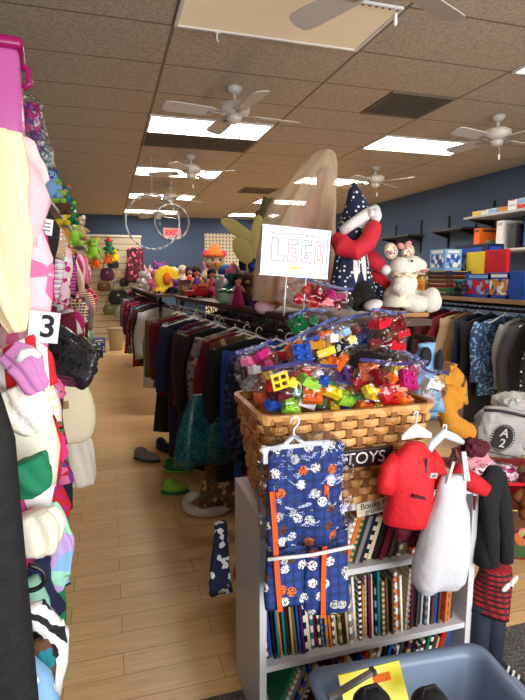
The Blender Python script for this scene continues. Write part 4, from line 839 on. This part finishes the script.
plush('plush_clown','pink and mint plush with orange hat in front of the perforated board','plush toy',Q(215,5.8),.48,'tan','hot pink','round',hat='orange'); plush('plush_frog','green plush toy between the clown plush and the blue plush','plush toy',Q(218,5.15),.22,'green','lime')
plush('plush_elephant','dark blue plush toy behind the lettered sign, left of its frame','plush toy',Q(250,4.0),.40,'navy','blue'); plush('plush_bird','blue plush bird toy low behind the yellow wings','plush toy',Q(243,3.7),.25,'blue','teal','point')
ex=[(150,7.2,'white','pale pink','long'),(156,6.9,'pink','white','round'),(163,7.5,'ivory','brown','point'),(169,8.0,'hot pink','purple','round'),(181,7.6,'orange','yellow','round'),(187,7.0,'magenta','pink','point'),(194,6.7,'light blue','white','round'),(201,6.3,'red','black','round'),(208,6.0,'lilac','pink','long'),(230,5.2,'navy','light blue','point'),(228,4.4,'pink','magenta','round'),(248,3.4,'brown','tan','round'),(240,4.6,'green','yellow','round'),(146,9.8,'lilac','white','round'),(152,9.3,'yellow','red','point')]
for i,(px,y,c,c2,e) in enumerate(ex):
    plush('plush_toy','%s plush toy with %s muzzle and ears crowded on the toy shelf'%(c,c2),'plush toy',Q(px,y),.24+.06*math.sin(i*1.7),c,c2,e,rz=.4*math.sin(i*2.1))
# yellow wings
t=thing('butterfly_wings','pale yellow gauzy fairy wings standing on the toy shelf left of the sign','wings',Q(247,3.45)); wm=mat((214,200,110),'plain',rough=.5,alpha=.85)
for px,py,a,l,w_ in((238,230,1.05,.135,.045),(257,237,-.1,.15,.05),(243,250,.5,.10,.065),(232,222,1.3,.06,.02)):
    c=P(px,py,3.45)-t.location; b=BM(); ell(b,c,(w_,.006,l),rot=(0,-a,0),u=24); obj('wing',b,wm,t)
b=BM(); tube(b,[(0,0,0),(0,.01,.2),P(247,238,3.46)-t.location],.008,8); obj('stem',b,mat('mustard','plain'),t)
t=thing('cactus_toy','dark olive curved cactus shaped toy rising left of the tulle veil','soft toy',Q(263,4.4)); Yd=4.4; D=t.location.copy()
b=BM(); tube(b,[(0,0,0),rel(263,260),rel(262,226),rel(264,210),rel(266,197)],[.07,.06,.05,.045,.03],14); tube(b,[rel(262,224),rel(257,219),rel(258,210)],[.03,.028,.02],10); remesh(obj('body',b,mat((84,78,50),'plain'),t),.01)
b=BM(); ell(b,rel(271,201),(.03,.02,.03)); obj('bud',b,mat((96,86,60),'plain'),t)
# hoops hung from the ceiling
for px,py,r,c,l,Y in((153,222,.33,'light grey','large pale hoop hanging under the ceiling above the toy shelf',6.6),(172,222,.21,'light grey','smaller pale hoop hanging in front of the exit sign',6.5)):
    c0=P(px,py,Y); t=thing('hoop',l,'hoop',c0,(0,0,.1)); b=BM(); tube(b,[(r*math.cos(k*PI/24),0,r*math.sin(k*PI/24)) for k in range(49)],.011,8); obj('ring',b,mat((190,198,206),'vstripe','grey',scale=4,rough=.3,bump=0),t)
    b=BM(); tube(b,[(0,0,r),(0,0,H-c0.z)],.002,5); obj('string',b,mat('white','solid',bump=0),t)
# ---------------------------------------------------------------- back wall
t=thing('slatwall_display','cream slatted display panel against the far blue wall at the aisle end','wall panel',(.08,YB-.03,0)); cw=mat((214,200,170),'solid',rough=.5,bump=0)
b=BM()
for k in range(16): box(b,(0,0,.12+k*.155),(1.5,.03,.14))
obj('slat',b,cw,t,smooth=False); b=BM(); box(b,(0,.012,1.27),(1.5,.012,2.46)); obj('backing',b,mat((120,100,70),'solid',bump=0),t,smooth=False); b=BM(); box(b,(0,-.01,2.56),(1.54,.06,.05)); obj('top_trim',b,mat('ivory','solid',bump=0),t,smooth=False)
t=thing('exit_sign','red and white EXIT sign on the far blue wall','exit sign',(1.60,YB-.035,2.66)); b=BM(); box(b,(0,0,0),(.44,.05,.25),bev=.01); obj('housing',b,mat((200,150,150),'solid',emit=.25,bump=0),t,smooth=False); text('lettering','EXIT',.17,mat((200,20,30),'solid',bump=0,emit=.6),t,(0,-.027,0),(PI/2,0,0),.002,.006)
t=thing('perforated_board','white perforated board with rows of holes against the far wall','board',(2.62,11.6,0)); b=BM(); box(b,(0,0,1.35),(.98,.03,2.4)); obj('sheet',b,mat((226,218,190),'perf',(50,46,48),scale=13,thr=.3,rough=.5,bump=0),t,smooth=False)
b=BM(); box(b,(-.42,0,.08),(.06,.4,.16)); box(b,(.42,0,.08),(.06,.4,.16)); obj('foot',b,mat('charcoal','solid',bump=0),t,smooth=False)
t=thing('waste_bin','tan plastic waste bin at the far end of the aisle','waste bin',(.13,11.55,0)); b=BM(); lathe(b,[(.13,0),(.17,.44),(.18,.45)],4*7,ax=(1,.8)); obj('bin',b,mat((205,190,160),'solid',rough=.5,bump=0),t); b=BM(); lathe(b,[(.185,.44),(.19,.47),(.185,.49)],28,ax=(1,.8)); obj('rim',b,mat((190,175,145),'solid',bump=0),t)
def purse(loc,w,h,c,label,group=None,p='plain',c2=None,hang=True,name='handbag'):
    t=thing(name,label,'bag',loc,group=group); b=BM(); rings(b,[sring(0,0,z*h,w*a/2,w*.16*a,20,2.8,0,.002,20) for z,a in((-1,.6),(-.96,.8),(-.86,.98),(-.7,1.07),(-.5,1.08),(-.3,1),(-.12,.86),(-.02,.72),(0,.6))]); obj('body',b,mat(c,p,c2),t)
    b=BM(); tube(b,[(-w*.3,0,-.02),(-w*.2,0,h*.5),(0,0,h*.7),(w*.2,0,h*.5),(w*.3,0,-.02)],.008,8); obj('strap',b,mat(c,'solid',bump=0),t); b=BM(); box(b,(0,-w*.165,-h*.35),(w*.12,.01,h*.12)); obj('clasp',b,mat('tan','solid',metal=.8,rough=.3,bump=0),t,smooth=False); return t
def Bk(px,py,Y=12.85): return P(px,py,Y)
for px,py,w_,h_,c,l in((118,290,.42,.34,'black','black handbag on the slatted panel at the aisle end, largest one'),(107,268,.3,.3,'plum','plum handbag on the slatted panel above the black one'),(113,260,.25,.2,'charcoal','charcoal purse near the top of the slatted panel'),
   (122,306,.36,.28,'grey','grey handbag on the slatted panel below the black one'),(110,304,.3,.26,'olive','olive handbag low left on the slatted panel'),(128,318,.25,.4,'maroon','maroon shoulder bag low on the slatted panel right of the bin'),(104,282,.3,.22,'brown','brown purse at the left of the black handbag'),
   (119,272,.22,.16,'tan','tan purse just above the black handbag'),(124,278,.2,.2,'navy','navy pouch right of the tan purse')): purse(Bk(px,py),w_,h_,c,l)
for px,py,s,c,c2,e,l,h in((93,247,.5,'lime','yellow','round','large lime green plush head at the top left of the slatted panel',None),(96,258,.34,'orange','pink','point','orange plush right under the lime green one',None),(109,244,.34,'green','teal','round','small green plush at the top centre of the slatted panel','red'),(115,252,.3,'yellow','brown','round','yellow plush toy below the small green plush',None),(108,254,.28,'orange','yellow','round','orange plush with yellow ears beneath the small green plush',None)):
    plush('plush_toy',l,'plush toy',Bk(px,py+6,12.75)-Vector((0,0,s*.3)),s,c,c2,e,hat=h)
for i,(px,c,l) in enumerate(((133,'maroon','maroon flowered dress hanging at the right of the slatted panel'),(137,'wine','wine red dress hanging by the far end of the toy shelf'),(130,'dark red','dark red dress low beside the slatted panel'))):
    put_garment(G(c,'dress','floral','black','pink',16),Bk(px,246 if i<2 else 290,(12.7,12.9,13.0)[i]),.2*i,.20,.85,.05,700+i,l)
for px,py,c,l in((95,340,'teal','teal folded item on the floor at the far left of the aisle'),(101,342,'blue','blue shoe box on the floor left of the waste bin'),(99,333,'navy','navy shoe box stacked by the waste bin')):
    carton('shoe_box',l,'box',Vector((onZ(px,348,0).x-.02,10.6 if px<100 else 11.3,0 if px!=99 else 0.0)),(.24,.2,.3 if px!=99 else .2),c,'white' if px==101 else c)
# ---------------------------------------------------------------- right wall shelves
def wshelf(y0,y1,z,label,c='charcoal',d=.32):
    t=thing('wall_shelf',label,'shelf',(XR-d/2,(y0+y1)/2,z)); b=BM(); box(b,(0,0,0),(d,y1-y0,.03),bev=.003); obj('board',b,mat(c,'solid',rough=.5,bump=0),t,smooth=False)
    for y in(-(y1-y0)/2+.08,(y1-y0)/2-.08):
        b=BM(); rings(b,[[(d/2,y-.006,-.016),(-d/2+.03,y-.006,-.016),(-d/2+.03,y-.006,-.03),(d/2,y-.006,-.11)],[(d/2,y+.006,-.016),(-d/2+.03,y+.006,-.016),(-d/2+.03,y+.006,-.03),(d/2,y+.006,-.11)]]); obj('bracket',b,iron,t,smooth=False)
        b=BM(); box(b,(d/2-.012,y,-.02),(.02,.03,.55)); obj('upright',b,iron,t,smooth=False)
    return t
wshelf(4.6,6.3,2.40,'pale upper wall shelf loaded with board games at the right edge','light grey',.45); wshelf(4.6,6.2,1.93,'lower wall shelf with boxes at the right edge of the photo','light grey',.45)
wshelf(6.5,7.3,2.30,'empty dark wall shelf on the blue wall beside the board games'); wshelf(7.9,8.9,2.30,'empty dark wall shelf on the blue wall, middle one of three'); wshelf(9.6,10.8,2.30,'empty dark wall shelf on the blue wall, farthest of three')
cs=[('white','red'),('yellow','white'),('lime','black'),('red','white'),('white','blue'),('mustard','red'),('light blue','white')]
for i in range(9):
    y=4.75+i*.165; c=cs[i%7]; 
    for k in range(2 if i<5 else 1):
        cc=cs[(i+3*k)%7]; carton('board_game','%s and %s game box %s upper wall shelf, %s'%(cc[0],cc[1],'second up on' if k else 'lowest on',('nearest the edge','second from the edge','third from the edge','fourth from the edge','in the middle','past the middle','third from the end','next to the far end','at the far end')[i]),'board game',(XR-.25,y,2.417+.062*k),(.36,.15,.06),cc[0],cc[0],band=cc[1],kind='solid')
for i,(y,h,c,c2,l) in enumerate(((6.05,.30,'orange','brown','orange upright box on the lower wall shelf, farthest one'),(5.85,.12,'green','red','green and red low box on the lower wall shelf'),(5.62,.36,'white','light grey','tall white upright box on the lower wall shelf'),(5.4,.3,'charcoal','dark brown','dark upright box on the lower wall shelf'),(5.15,.34,'blue','white','blue upright box on the lower wall shelf'),(4.9,.25,'red','yellow','red box on the lower wall shelf at the photo edge'))):
    carton('game_box',l,'box',(XR-.26,y,1.947),(.3,.12,h),c,c,band=c2,kind='solid')
# ---------------------------------------------------------------- board games on the right rack
xs=XRk+.17
def RY(px): return onX(px,270,xs).y
carton('binder','yellow upright folder on the right rack beside the red one','folder',(xs+.22,RY(470)+.18,ZS+.20),(.04,.27,.24),'yellow','yellow',band='yellow',kind='solid'); carton('binder','red upright folder on the right rack beside the yellow one','folder',(xs+.22,RY(489)+.16,ZS+.20),(.04,.29,.25),'red','red',band='red',kind='solid')
carton('toy_box','orange brown box supporting the yellow folder','box',(xs+.22,RY(470)+.18,ZS),(.2,.28,.195),'mustard','brown',band='tan'); carton('toy_box','dark green box supporting the red folder','box',(xs+.22,RY(489)+.16,ZS),(.2,.29,.195),'green','charcoal',band='white')
carton('toy_set','blue and red toy set in a clear fronted box on the right rack','box',(xs,RY(484),ZS),(.12,.36,.22),'blue','red',band='light blue',kind='floral'); carton('toy_set','blue and gold toy set box on the right rack, right of the red one','box',(xs,RY(505)-.0,ZS),(.12,.28,.23),'blue','mustard',band='white',kind='floral'); carton('toy_box','plain royal blue box at the right edge of the right rack','box',(xs,RY(522),ZS+.0),(.12,.2,.24),'blue','blue',band='blue',kind='solid')
for i,(c,c2) in enumerate((('charcoal','white'),('green','mustard'),('dark red','cream'),('brown','tan'),('dark brown','orange'),('navy','yellow'))):
    carton('board_game','%s flat game box, number %s up in the stack beside the black figures'%(c,('one','two','three','four','five','six')[i]),'board game',(xs+.03,RY(447),ZS+.042*i),(.26,.40-.01*i,.04),c,c,band=c2,kind='solid')
carton('toy_box','tilted blue book like box leaning left of the game stack','box',(xs+.02,RY(432),ZS),(.12,.1,.2),'light blue','navy'); carton('toy_box','bright yellow box on the right rack beside the white plush','box',(xs,RY(424),ZS),(.14,.25,.16),'yellow','mustard',band='orange')
carton('game_box','large blue and white picture box on top of the game stack','box',(xs+.06,RY(443)+.05,ZS+.255),(.2,.26,.22),'light blue','blue',kind='floral'); carton('game_box','navy wide box behind the blue picture box','box',(xs+.35,RY(455)+.1,ZS),(.2,.5,.52),'navy','grey',band='blue'); carton('game_box','tan patterned box on the right rack next to the yellow folder','box',(xs+.42,RY(462)+.5,ZS),(.16,.3,.42),'tan','dark red',band='white')
for i,px in enumerate((428,420,412,404)):
    c=('olive','brown','charcoal','tan')[i]; carton('game_box','%s box standing on the far part of the right rack'%c,'box',(xs+.2,RY(px)+.3,ZS),(.2,.3,.26+.05*(i%2)),c,('mustard','grey','maroon','black')[i])
for i,px in enumerate((464,468)):
    t=thing('toy_figure','small black toy figure standing before the game stack, '+('left one' if i==0 else 'right one'),'toy figure',(XRk+.06,RY(px)-.05,ZS)); b=BM(); ell(b,(0,0,.135),(.02,.02,.024)); tube(b,[(0,0,.12),(0,0,.06)],[.02,.024],10); 
    for q in(-1,1): tube(b,[(0,q*.01,.06),(0,q*.03,0.004)],[.011,.009],8); tube(b,[(0,q*.02,.105),(0,q*.055,.06+.06*i)],[.009,.007],8)
    obj('body',b,mat('black','solid',rough=.4,bump=0),t); b=BM(); lathe(b,[(.022,.145),(.012,.165),(.001,.168)],12); obj('cap',b,mat('teal','solid',bump=0),t)
t=thing('ball','glossy red ball cut by the right edge on the right rack','ball',(XRk+.08,3.22,ZS+.07)); b=BM(); ell(b,(0,0,0),(.07,.07,.07),u=24,v=16); obj('shell',b,plastic('red',.15),t); b=BM(); lathe(b,[(.0708,-.006),(.0708,.006)],24); obj('seam',b,plastic('dark red',.3),t)
# ---------------------------------------------------------------- stack at the right edge
s0=Vector((1.98,2.15,0))
t=thing('picture_carton','large flat picture printed toy carton standing on the floor at the right edge','box',(2.30,2.22,0),(0,0,-.45)); b=BM(); box(b,(0,0,.235),(.62,.16,.47),bev=.003); obj('carton',b,mat('dark red','solid',rough=.35,bump=0),t,smooth=False)
b=BM(); box(b,(0,-.0815,.225),(.60,.003,.42)); pn=obj('printed_front',b,mat((44,84,50),'floral','brown',(190,120,70),scale=9,rough=.35,bump=0),t,smooth=False)
b=BM(); 
for x,z,sx,sz in((-.20,.36,.12,.045),(-.19,.315,.14,.035)): box(b,(x,-.084,z),(sx,.003,sz),rot=(0,.1,0))
obj('title_block',b,mat('yellow','solid',rough=.3,bump=0),pn,smooth=False)
b=BM()
for x,z,s in((.02,.18,.05),(.1,.22,.06),(-.08,.14,.05),(.2,.18,.055)): ell(b,(x,-.083,z),(s,.004,s*1.1)); 
obj('printed_shape',b,mat((206,110,50),'cells','dark red','tan',scale=20,bump=0),pn)
t=thing('red_crate','red plastic crate holding pink flowered packets, under the grey pouch bag','crate',P(500,470,2.2)+Vector((0,0,-.16)),(0,0,-.3)); b=BM(); rings(b,[rr_(.24,.15,0,.03),rr_(.27,.17,.15,.03),rr_(.285,.185,.15,.03),rr_(.285,.185,.165,.03),rr_(.262,.162,.165,.03),rr_(.232,.142,.01,.03)]); obj('tub',b,plastic('dark red',.35),t)
b=BM(); box(b,(0,-.186,.158),(.2,.012,.016)); obj('handle',b,plastic('red',.35),t,smooth=False)
t=thing('flower_packet','clear packet of pink flowered fabric in the red crate, left one','packet',P(482,473,2.12),(0,.1,-.3)); b=bag_bm(.17,.15,.06,41,False); obj('contents',b,mat('pale pink','floral','maroon','white',scale=60,rough=.4),t); b=bag_bm(.19,.17,.08,41,False); obj('film',b,film,t)
t=thing('flower_packet','clear packet of pink flowered fabric in the red crate, right one','packet',P(508,479,2.1),(0,.2,-.3)); b=bag_bm(.17,.14,.06,42,False); obj('contents',b,mat('pale pink','floral','magenta','white',scale=60,rough=.4),t); b=bag_bm(.19,.16,.08,42,False); obj('film',b,film,t)
tp=P(503,432,2.06)
t=thing('pouch_bag','grey drawstring pouch with black oval emblem at the right edge','bag',tp,(.1,.22,-.25)); b=bag_bm(.30,.25,.13,51,False); obj('body',b,mat((176,172,168),'plain',bump=.4,rough=.6),t)
b=BM(); tube(b,[(-.15,-.03,.10),(-.08,-.05,.118),(0,-.055,.12),(.08,-.05,.115),(.15,-.03,.10)],.008,8); obj('drawstring',b,mat('black','stripe','charcoal',scale=40),t)
b=BM(); rings(b,[[(-.035+.050*math.cos(q),-.072+dy,-.01+.062*math.sin(q)) for q in [k*PI/16 for k in range(32)]] for dy in(0,-.003)]); em=obj('emblem',b,mat((34,32,34),'solid',bump=0),t,smooth=False)
b=BM()
for k in range(30): q=k*2*PI/30; box(b,(-.035+.057*math.cos(q),-.074,-.01+.069*math.sin(q)),(.006,.004,.006))
obj('emblem_edge',b,mat((34,32,34),'solid',bump=0),em,smooth=False)
gm=mat((190,188,184),'solid',bump=0); text('lettering','A',.062,gm,em,(-.035,-.0765,.018),(PI/2,0,0),.0006,.001); text('lettering','2',.062,gm,em,(-.03,-.0765,-.036),(PI/2,0,0),.0006,.001)
b=BM()
for k in range(14): box(b,(-.075+k*.012,-.070,-.095-.002*math.sin(k*2)),(.008,.002,.006))
obj('small_print',b,mat((60,58,60),'solid',bump=0),t,smooth=False)
b=BM(); ell(b,(.12,-.04,-.01),(.035,.04,.09)); obj('side_trim',b,mat('white','floral','lime','purple',60),t)
t=thing('crumpled_bag','crumpled silver grey plastic bag lying on top of the grey pouch','bag',P(512,402,2.2)); obj('body',bag_bm(.2,.10,.14,61,False),mat((190,188,186),'plain',bump=1.,rough=.3),t); b=BM(); tube(b,[(-.08,-.06,0),(-.05,-.07,.05),(-.02,-.06,.0)],.006,8); obj('handle',b,mat((190,188,186),'plain'),t)
t=thing('blanket','folded pale pink and maroon cloth under the mustard plush','cloth',P(470,456,1.95)); b=bag_bm(.14,.09,.14,63,False); obj('fold',b,mat((226,150,160),'plain'),t); b=bag_bm(.11,.07,.1,64,False); c=obj('inner_fold',b,mat('maroon','plain'),t,loc=(-.02,-.05,.06))
t=thing('plush_giraffe','mustard yellow plush neck and body leaning out behind the basket corner','plush toy',P(455,425,1.98)); Yd=1.98; D=t.location.copy()
b=BM(); tube(b,[rel(470,434),rel(462,430),rel(450,422),rel(446,408),rel(443,394)],[.045,.05,.05,.042,.034],16); tube(b,[rel(443,390),rel(450,391),rel(457,400),rel(458,408)],[.030,.034,.032,.022],14); remesh(obj('body',b,mat((214,142,34),'plain',bump=.6),t),.007)
b=BM(); ell(b,rel(441,386),(.018,.016,.022)); obj('horn',b,mat('mustard','plain'),t)
plush('plush_bear','brown plush bear sitting on the picture carton at the right edge','plush toy',P(530,505,2.02)-Vector((0,0,.05)),.26,(120,66,26),'brown','round',rz=-.4)
# light blue garment at the back of the basket
put_garment(G('light blue','dress','plain'),P(423,340,1.94)+Vector((.02,0,.02)),.1,.075,.34,.03,801,'light blue top with black patches hanging behind the right end of the basket')
o=C.objects[-1]; b=BM(); ell(b,(-.03,-.034,-.09),(.03,.014,.045)); ell(b,(.05,-.028,-.12),(.018,.016,.06)); obj('black_patch',b,mat('black','plain'),o)
put_garment(G('mustard','t-shirt','floral','brown','mustard',30),P(441,355,2.02),.1,.06,.22,.03,802,'small mustard and brown patterned top between the light blue top and right rack')
# ---------------------------------------------------------------- left foreground specials
t=thing('storage_box','tall pink toy organiser with hot pink lid at the upper left corner','storage box',(-.435,2.6,2.055),(0,0,.1))
b=BM(); box(b,(0,0,.25),(.22,.26,.48),bev=.03); obj('body',b,mat((226,110,190),'solid',rough=.3,bump=0),t); b=BM(); box(b,(0,0,.50),(.26,.30,.05),bev=.02); obj('lid',b,mat('magenta','solid',rough=.3,bump=0),t)
b=BM(); tube(b,[(.113,-.02,.45),(.14,-.02,.44),(.143,-.02,.38),(.115,-.02,.36)],.014,10); obj('latch',b,plastic('magenta'),t); b=BM(); tube(b,[(.05,-.135,.06),(.05,-.15,.06)],.05,18); tube(b,[(.05,-.15,.06),(.05,-.155,.06)],.02,12); obj('round_foot',b,plastic('hot pink'),t)
for i,(px,py,Y,c,c2,l) in enumerate(((34,118,3.3,'magenta','purple','small clear packet of magenta beads hanging below the pink organiser'),(38,138,3.6,'purple','navy','small clear packet of purple toys above the pink top'),(43,152,4.0,'green','teal','small clear packet of green toys above the pink top'),(48,160,4.5,'teal','blue','small clear packet of teal toys farthest along the upper shelf'))):
    p=P(px-3,py,Y); t=thing('toy_packet',l,'packet',p); obj('contents',bag_bm(.10,.16,.05,70+i,False),mat(c,'floral',c2,'light grey',60,rough=.4),t); obj('film',bag_bm(.13,.24,.07,75+i),film,t)
for px,py,Y,s,c,c2,e,l in((52,184,3.4,.17,'light blue','blue','round','small light blue plush on the left top shelf'),(57,190,3.7,.17,'lime','green','round','lime plush head on the left top shelf, nearest of the green ones'),(62,202,4.0,.18,'brown','tan','round','brown plush on the left top shelf'),
   (61,212,4.3,.20,'yellow','orange','point','yellow plush with orange ears on the left top shelf'),(71,213,4.8,.20,'green','lime','round','round green plush sticking out of the left top shelf'),(73,232,5.4,.28,'lime','white','long','pale green long eared plush below the round green one'),(80,228,6.2,.28,'tan','white','round','tan plush toy at the far part of the left top shelf'),(66,196,4.6,.18,'teal','orange','round','teal plush behind the brown one on the left top shelf')):
    p=P(px,py,Y); plush('plush_toy',l,'plush toy',Vector((p.x-.01,Y,max(p.z-s*.5,1.98 if py<225 else p.z-s*.5))),s,c,c2,e,rz=.4)
def fold(label,name,cat,pts,rs_,m,flat_=.5,part=None):
    t=thing(name,label,cat,pts[0]); b=BM(); P_=[Vector(p)-Vector(pts[0]) for p in pts]; n=len(P_); out=[]; sd_=len(label)
    for i in range((n-1)*6+1):
        u=i/6; k=min(int(u),n-2); f=u-k; a,b1,c1,d=P_[max(k-1,0)],P_[k],P_[k+1],P_[min(k+2,n-1)]
        p=.5*((2*b1)+(c1-a)*f+(2*a-5*b1+4*c1-d)*f*f+(3*b1-a-3*c1+d)*f**3); r=(rs_[k]*(1-f)+rs_[k+1]*f)*(1+.05*math.sin(u*5+sd_))
        tg=(P_[min(k+1,n-1)]-P_[k]).normalized(); s_=Vector((0,1,0)).cross(tg).normalized(); w_=tg.cross(s_)
        out.append([p+(s_*math.cos(q)+w_*math.sin(q)*flat_)*r*(1+.16*math.sin(5*q+sd_+u)+.08*math.sin(9*q+u*2)) for q in [2*PI*j/40 for j in range(40)]])
    rings(b,out); obj('fabric',b,m,t); return t
# cream sleeve, pink ruffles and tags in the near left
fold('cream fleece sleeve with blush lining hanging down at the left edge','fleece_jacket','jacket',[P(-2,130,1.0),P(-2,180,1.0),P(3,240,1.0),P(11,300,1.0),P(18,332,1.0)],[.035,.045,.043,.03,.014],mat((246,226,184),'plain',bump=.5,bscale=30))
fold('pale pink jacket shoulder jutting over the cream fleece at the left edge','pink_jacket','jacket',[P(0,150,1.15),P(16,162,1.15),P(32,176,1.15),P(44,186,1.15)],[.04,.045,.03,.014],mat((250,206,204),'plain',bump=.3))
fold('small red sleeve edged in white just below the cream sleeve','red_sleeve_top','top',[P(10,345,.98),P(22,365,.98),P(36,392,.98)],[.04,.045,.035],mat('red','vstripe','white',scale=9))
fold('lilac pink sleeve over the red and white sleeve','lilac_top','top',[P(8,350,.92),P(22,362,.92),P(34,385,.92),P(38,392,.92)],[.02,.028,.02,.014],mat((206,130,190),'plain'))
t=fold('black knitted puff sleeve jutting into the aisle from the left rack','black_knit_top','top',[P(36,335,1.7),P(55,348,1.6),P(72,360,1.55),P(88,370,1.5),P(95,372,1.5)],[.04,.062,.066,.05,.026],mat('black','sequin','charcoal',scale=120),.8)
t=thing('size_card','white card marked with a black 3 on the left rack','size card',P(44,327,1.02),(.1,.15,.15)); b=BM(); box(b,(0,0,0),(.052,.003,.058)); obj('card',b,mat((225,225,235),'solid',bump=0),t,smooth=False); text('numeral','3',.058,mat('black','solid',bump=0),t,(.006,-.002,0),(PI/2,0,0),.0005,.001)
for px,py,Y,w_,h_,l in((30,244,1.25,.035,.06,'small white price tag on the pale garments at upper left'),(47,227,1.6,.03,.045,'printed white price tag on the hot pink jacket')):
    t=thing('price_tag',l,'price tag',P(px,py,Y),(0,.15,.2)); b=BM(); box(b,(0,0,0),(w_,.002,h_)); obj('card',b,mat('white','solid',bump=0),t,smooth=False); b=BM()
    for k in range(3): box(b,(0,-.0015,-.01+k*.01),(w_*.6,.001,.0025))
    obj('print',b,mat('charcoal','solid',bump=0),t,smooth=False)
purse(P(72,408,2.1)+Vector((-.02,0,.11)),.20,.25,(236,224,190),'large cream white tote bag bulging into the aisle from the left rack',name='tote_bag')
fold('ivory cloth hem hanging beneath the cream tote bag','ivory_dress','dress',[P(76,440,2.25),P(80,462,2.25),P(84,485,2.25)],[.05,.06,.045],mat('ivory','plain',bump=.5))
fold('white lace ruffled skirt on the lower left rack','lace_skirt','skirt',[P(12,388,.95),P(20,402,.95),P(29,418,.95),P(36,432,.95)],[.02,.036,.036,.02],mat((236,232,222),'floral','ivory','white',60,bump=1.))
fold('crimson and pink striped skirt below the white lace one','striped_skirt','skirt',[P(34,436,1.05),P(44,450,1.05),P(52,464,1.05)],[.03,.04,.03],mat('red','vstripe','hot pink',scale=14))
fold('emerald green top folded out on the lower left rack','green_top','top',[P(22,462,.88),P(32,480,.88),P(42,492,.88)],[.035,.035,.016],mat((14,124,84),'plain'))
fold('white rounded sun hat shape in the lower left rack','sun_hat','hat',[P(34,512,.98),P(38,530,.98),P(38,552,.98)],[.03,.045,.03],mat('ivory','plain'),.7)
fold('pastel rainbow scarf fluttering from the lower left rack','scarf','scarf',[P(46,505,1.2),P(54,530,1.2),P(60,552,1.2),P(54,575,1.2),P(57,592,1.2)],[.02,.03,.03,.034,.01],mat('mint','cells','light blue','lilac',12))
fold('black and white zigzag cloth at the bottom of the left rack','zigzag_top','top',[P(34,605,.95),P(42,630,.95),P(50,642,.95),P(46,664,.95)],[.02,.035,.026,.008],mat('white','dstripe','black',scale=12))
fold('brown flowered cloth at the bottom left beside the black coat','brown_dress','dress',[P(36,642,.9),P(39,670,.9),P(38,705,.9)],[.018,.026,.026],mat('brown','floral','teal','dark brown',40))
t=thing('strap_loop','black curved strap loop sticking out beside the long black coat','strap',P(32,578,.8)); b=BM(); Yd=.8; D=t.location.copy(); tube(b,[rel(28+17*math.sin(q),578-12.5*math.cos(q)) for q in [k*PI/14 for k in range(15)]],.004,10); obj('loop',b,mat('black','solid',rough=.4,bump=0),t)
t=thing('hanger','white plastic hanger head with size ring at lower left','hanger',P(24,356,.85)); b=BM(); Yd=.85; D=t.location.copy(); tube(b,[rel(18,361),rel(24,353),rel(33,352),rel(40,357)],[.006,.008,.007,.005],8); obj('arm',b,hmw,t)
# ---------------------------------------------------------------- floor clutter under the middle rack
def shoe(label,loc,c,rz,L_=.24,name='shoe',c2='charcoal'):
    t=thing(name,label,'shoe',loc,(0,0,rz)); b=BM(); ell(b,(0,0,.045),(.045,L_/2,.035)); ell(b,(0,L_*.22,.075),(.038,L_*.24,.045)); obj('upper',b,mat(c,'plain'),t); b=BM(); ell(b,(0,0,.014),(.048,L_/2+.01,.014)); obj('sole',b,mat(c2,'solid',bump=0),t)
shoe('grey patterned trainer under the middle rack nearest the aisle',onZ(147,461,0),'grey',.9,.27); shoe('navy shoe under the middle rack behind the grey trainer',onZ(160,455,0)+Vector((.05,.1,0)),'navy',.5)
shoe('green sandal under the middle rack',onZ(178,472,0),'green',1.2,.24,c2='lime'); shoe('lime green flip flop on the floor just before the middle rack',onZ(166,500,0)+Vector((.08,.1,0)),'lime',1.4,.2,c2='green')
t=thing('white_bag','white rounded shoulder bag with looped strap lying under the middle rack','bag',onZ(208,514,0)+Vector((.03,.06,0))); b=BM(); tube(b,[(.17*math.cos(q),.10*math.sin(q),.06+.03*math.sin(q)) for q in [PI*.6+k*PI*1.15/12 for k in range(13)]],[.02]+[.035]*11+[.02],12); obj('strap',b,mat((220,214,204),'plain'),t); b=BM(); ell(b,(.07,.02,.05),(.12,.08,.045)); obj('body',b,mat((214,208,198),'plain'),t)
put_garment(G('navy','skirt','floral','white','navy',50),Vector((.37,1.78,.74)),.2,.04,.34,.02,803,'navy and white printed cloth hanging down beside the bookcase')
for i,(yy,c) in enumerate(((2.6,'charcoal'),(3.3,'dark brown'),(4.1,'black'),(4.9,'maroon'))):
    t=thing('shoe_carton','%s carton in the shadows under the middle rack'%c,'box',(1.25,yy,0)); b=BM(); box(b,(0,0,.14),(.5,.5,.28),bev=.01); obj('box',b,mat(c,'solid',bump=.1),t,smooth=False); b=BM(); box(b,(0,0,.29),(.52,.52,.03),bev=.005); obj('lid',b,mat(c,'solid',bump=.1),t,smooth=False)
# ---------------------------------------------------------------- render settings
S.view_settings.view_transform='Standard'; S.view_settings.look='None'; S.view_settings.gamma=1; S.view_settings.use_curve_mapping=False; S.view_settings.exposure=0.36
seen={}
for o in C.objects:
    l=o.get('label')
    if l and not o.parent and not o.get('group'): seen.setdefault(l,[]).append(o)
for l,os_ in seen.items():
    if len(os_)>1: print('DUPLICATE LABEL',l,len(os_))
    if not 4<=len(l.split())<=16: print('LENGTH',len(l.split()),l)
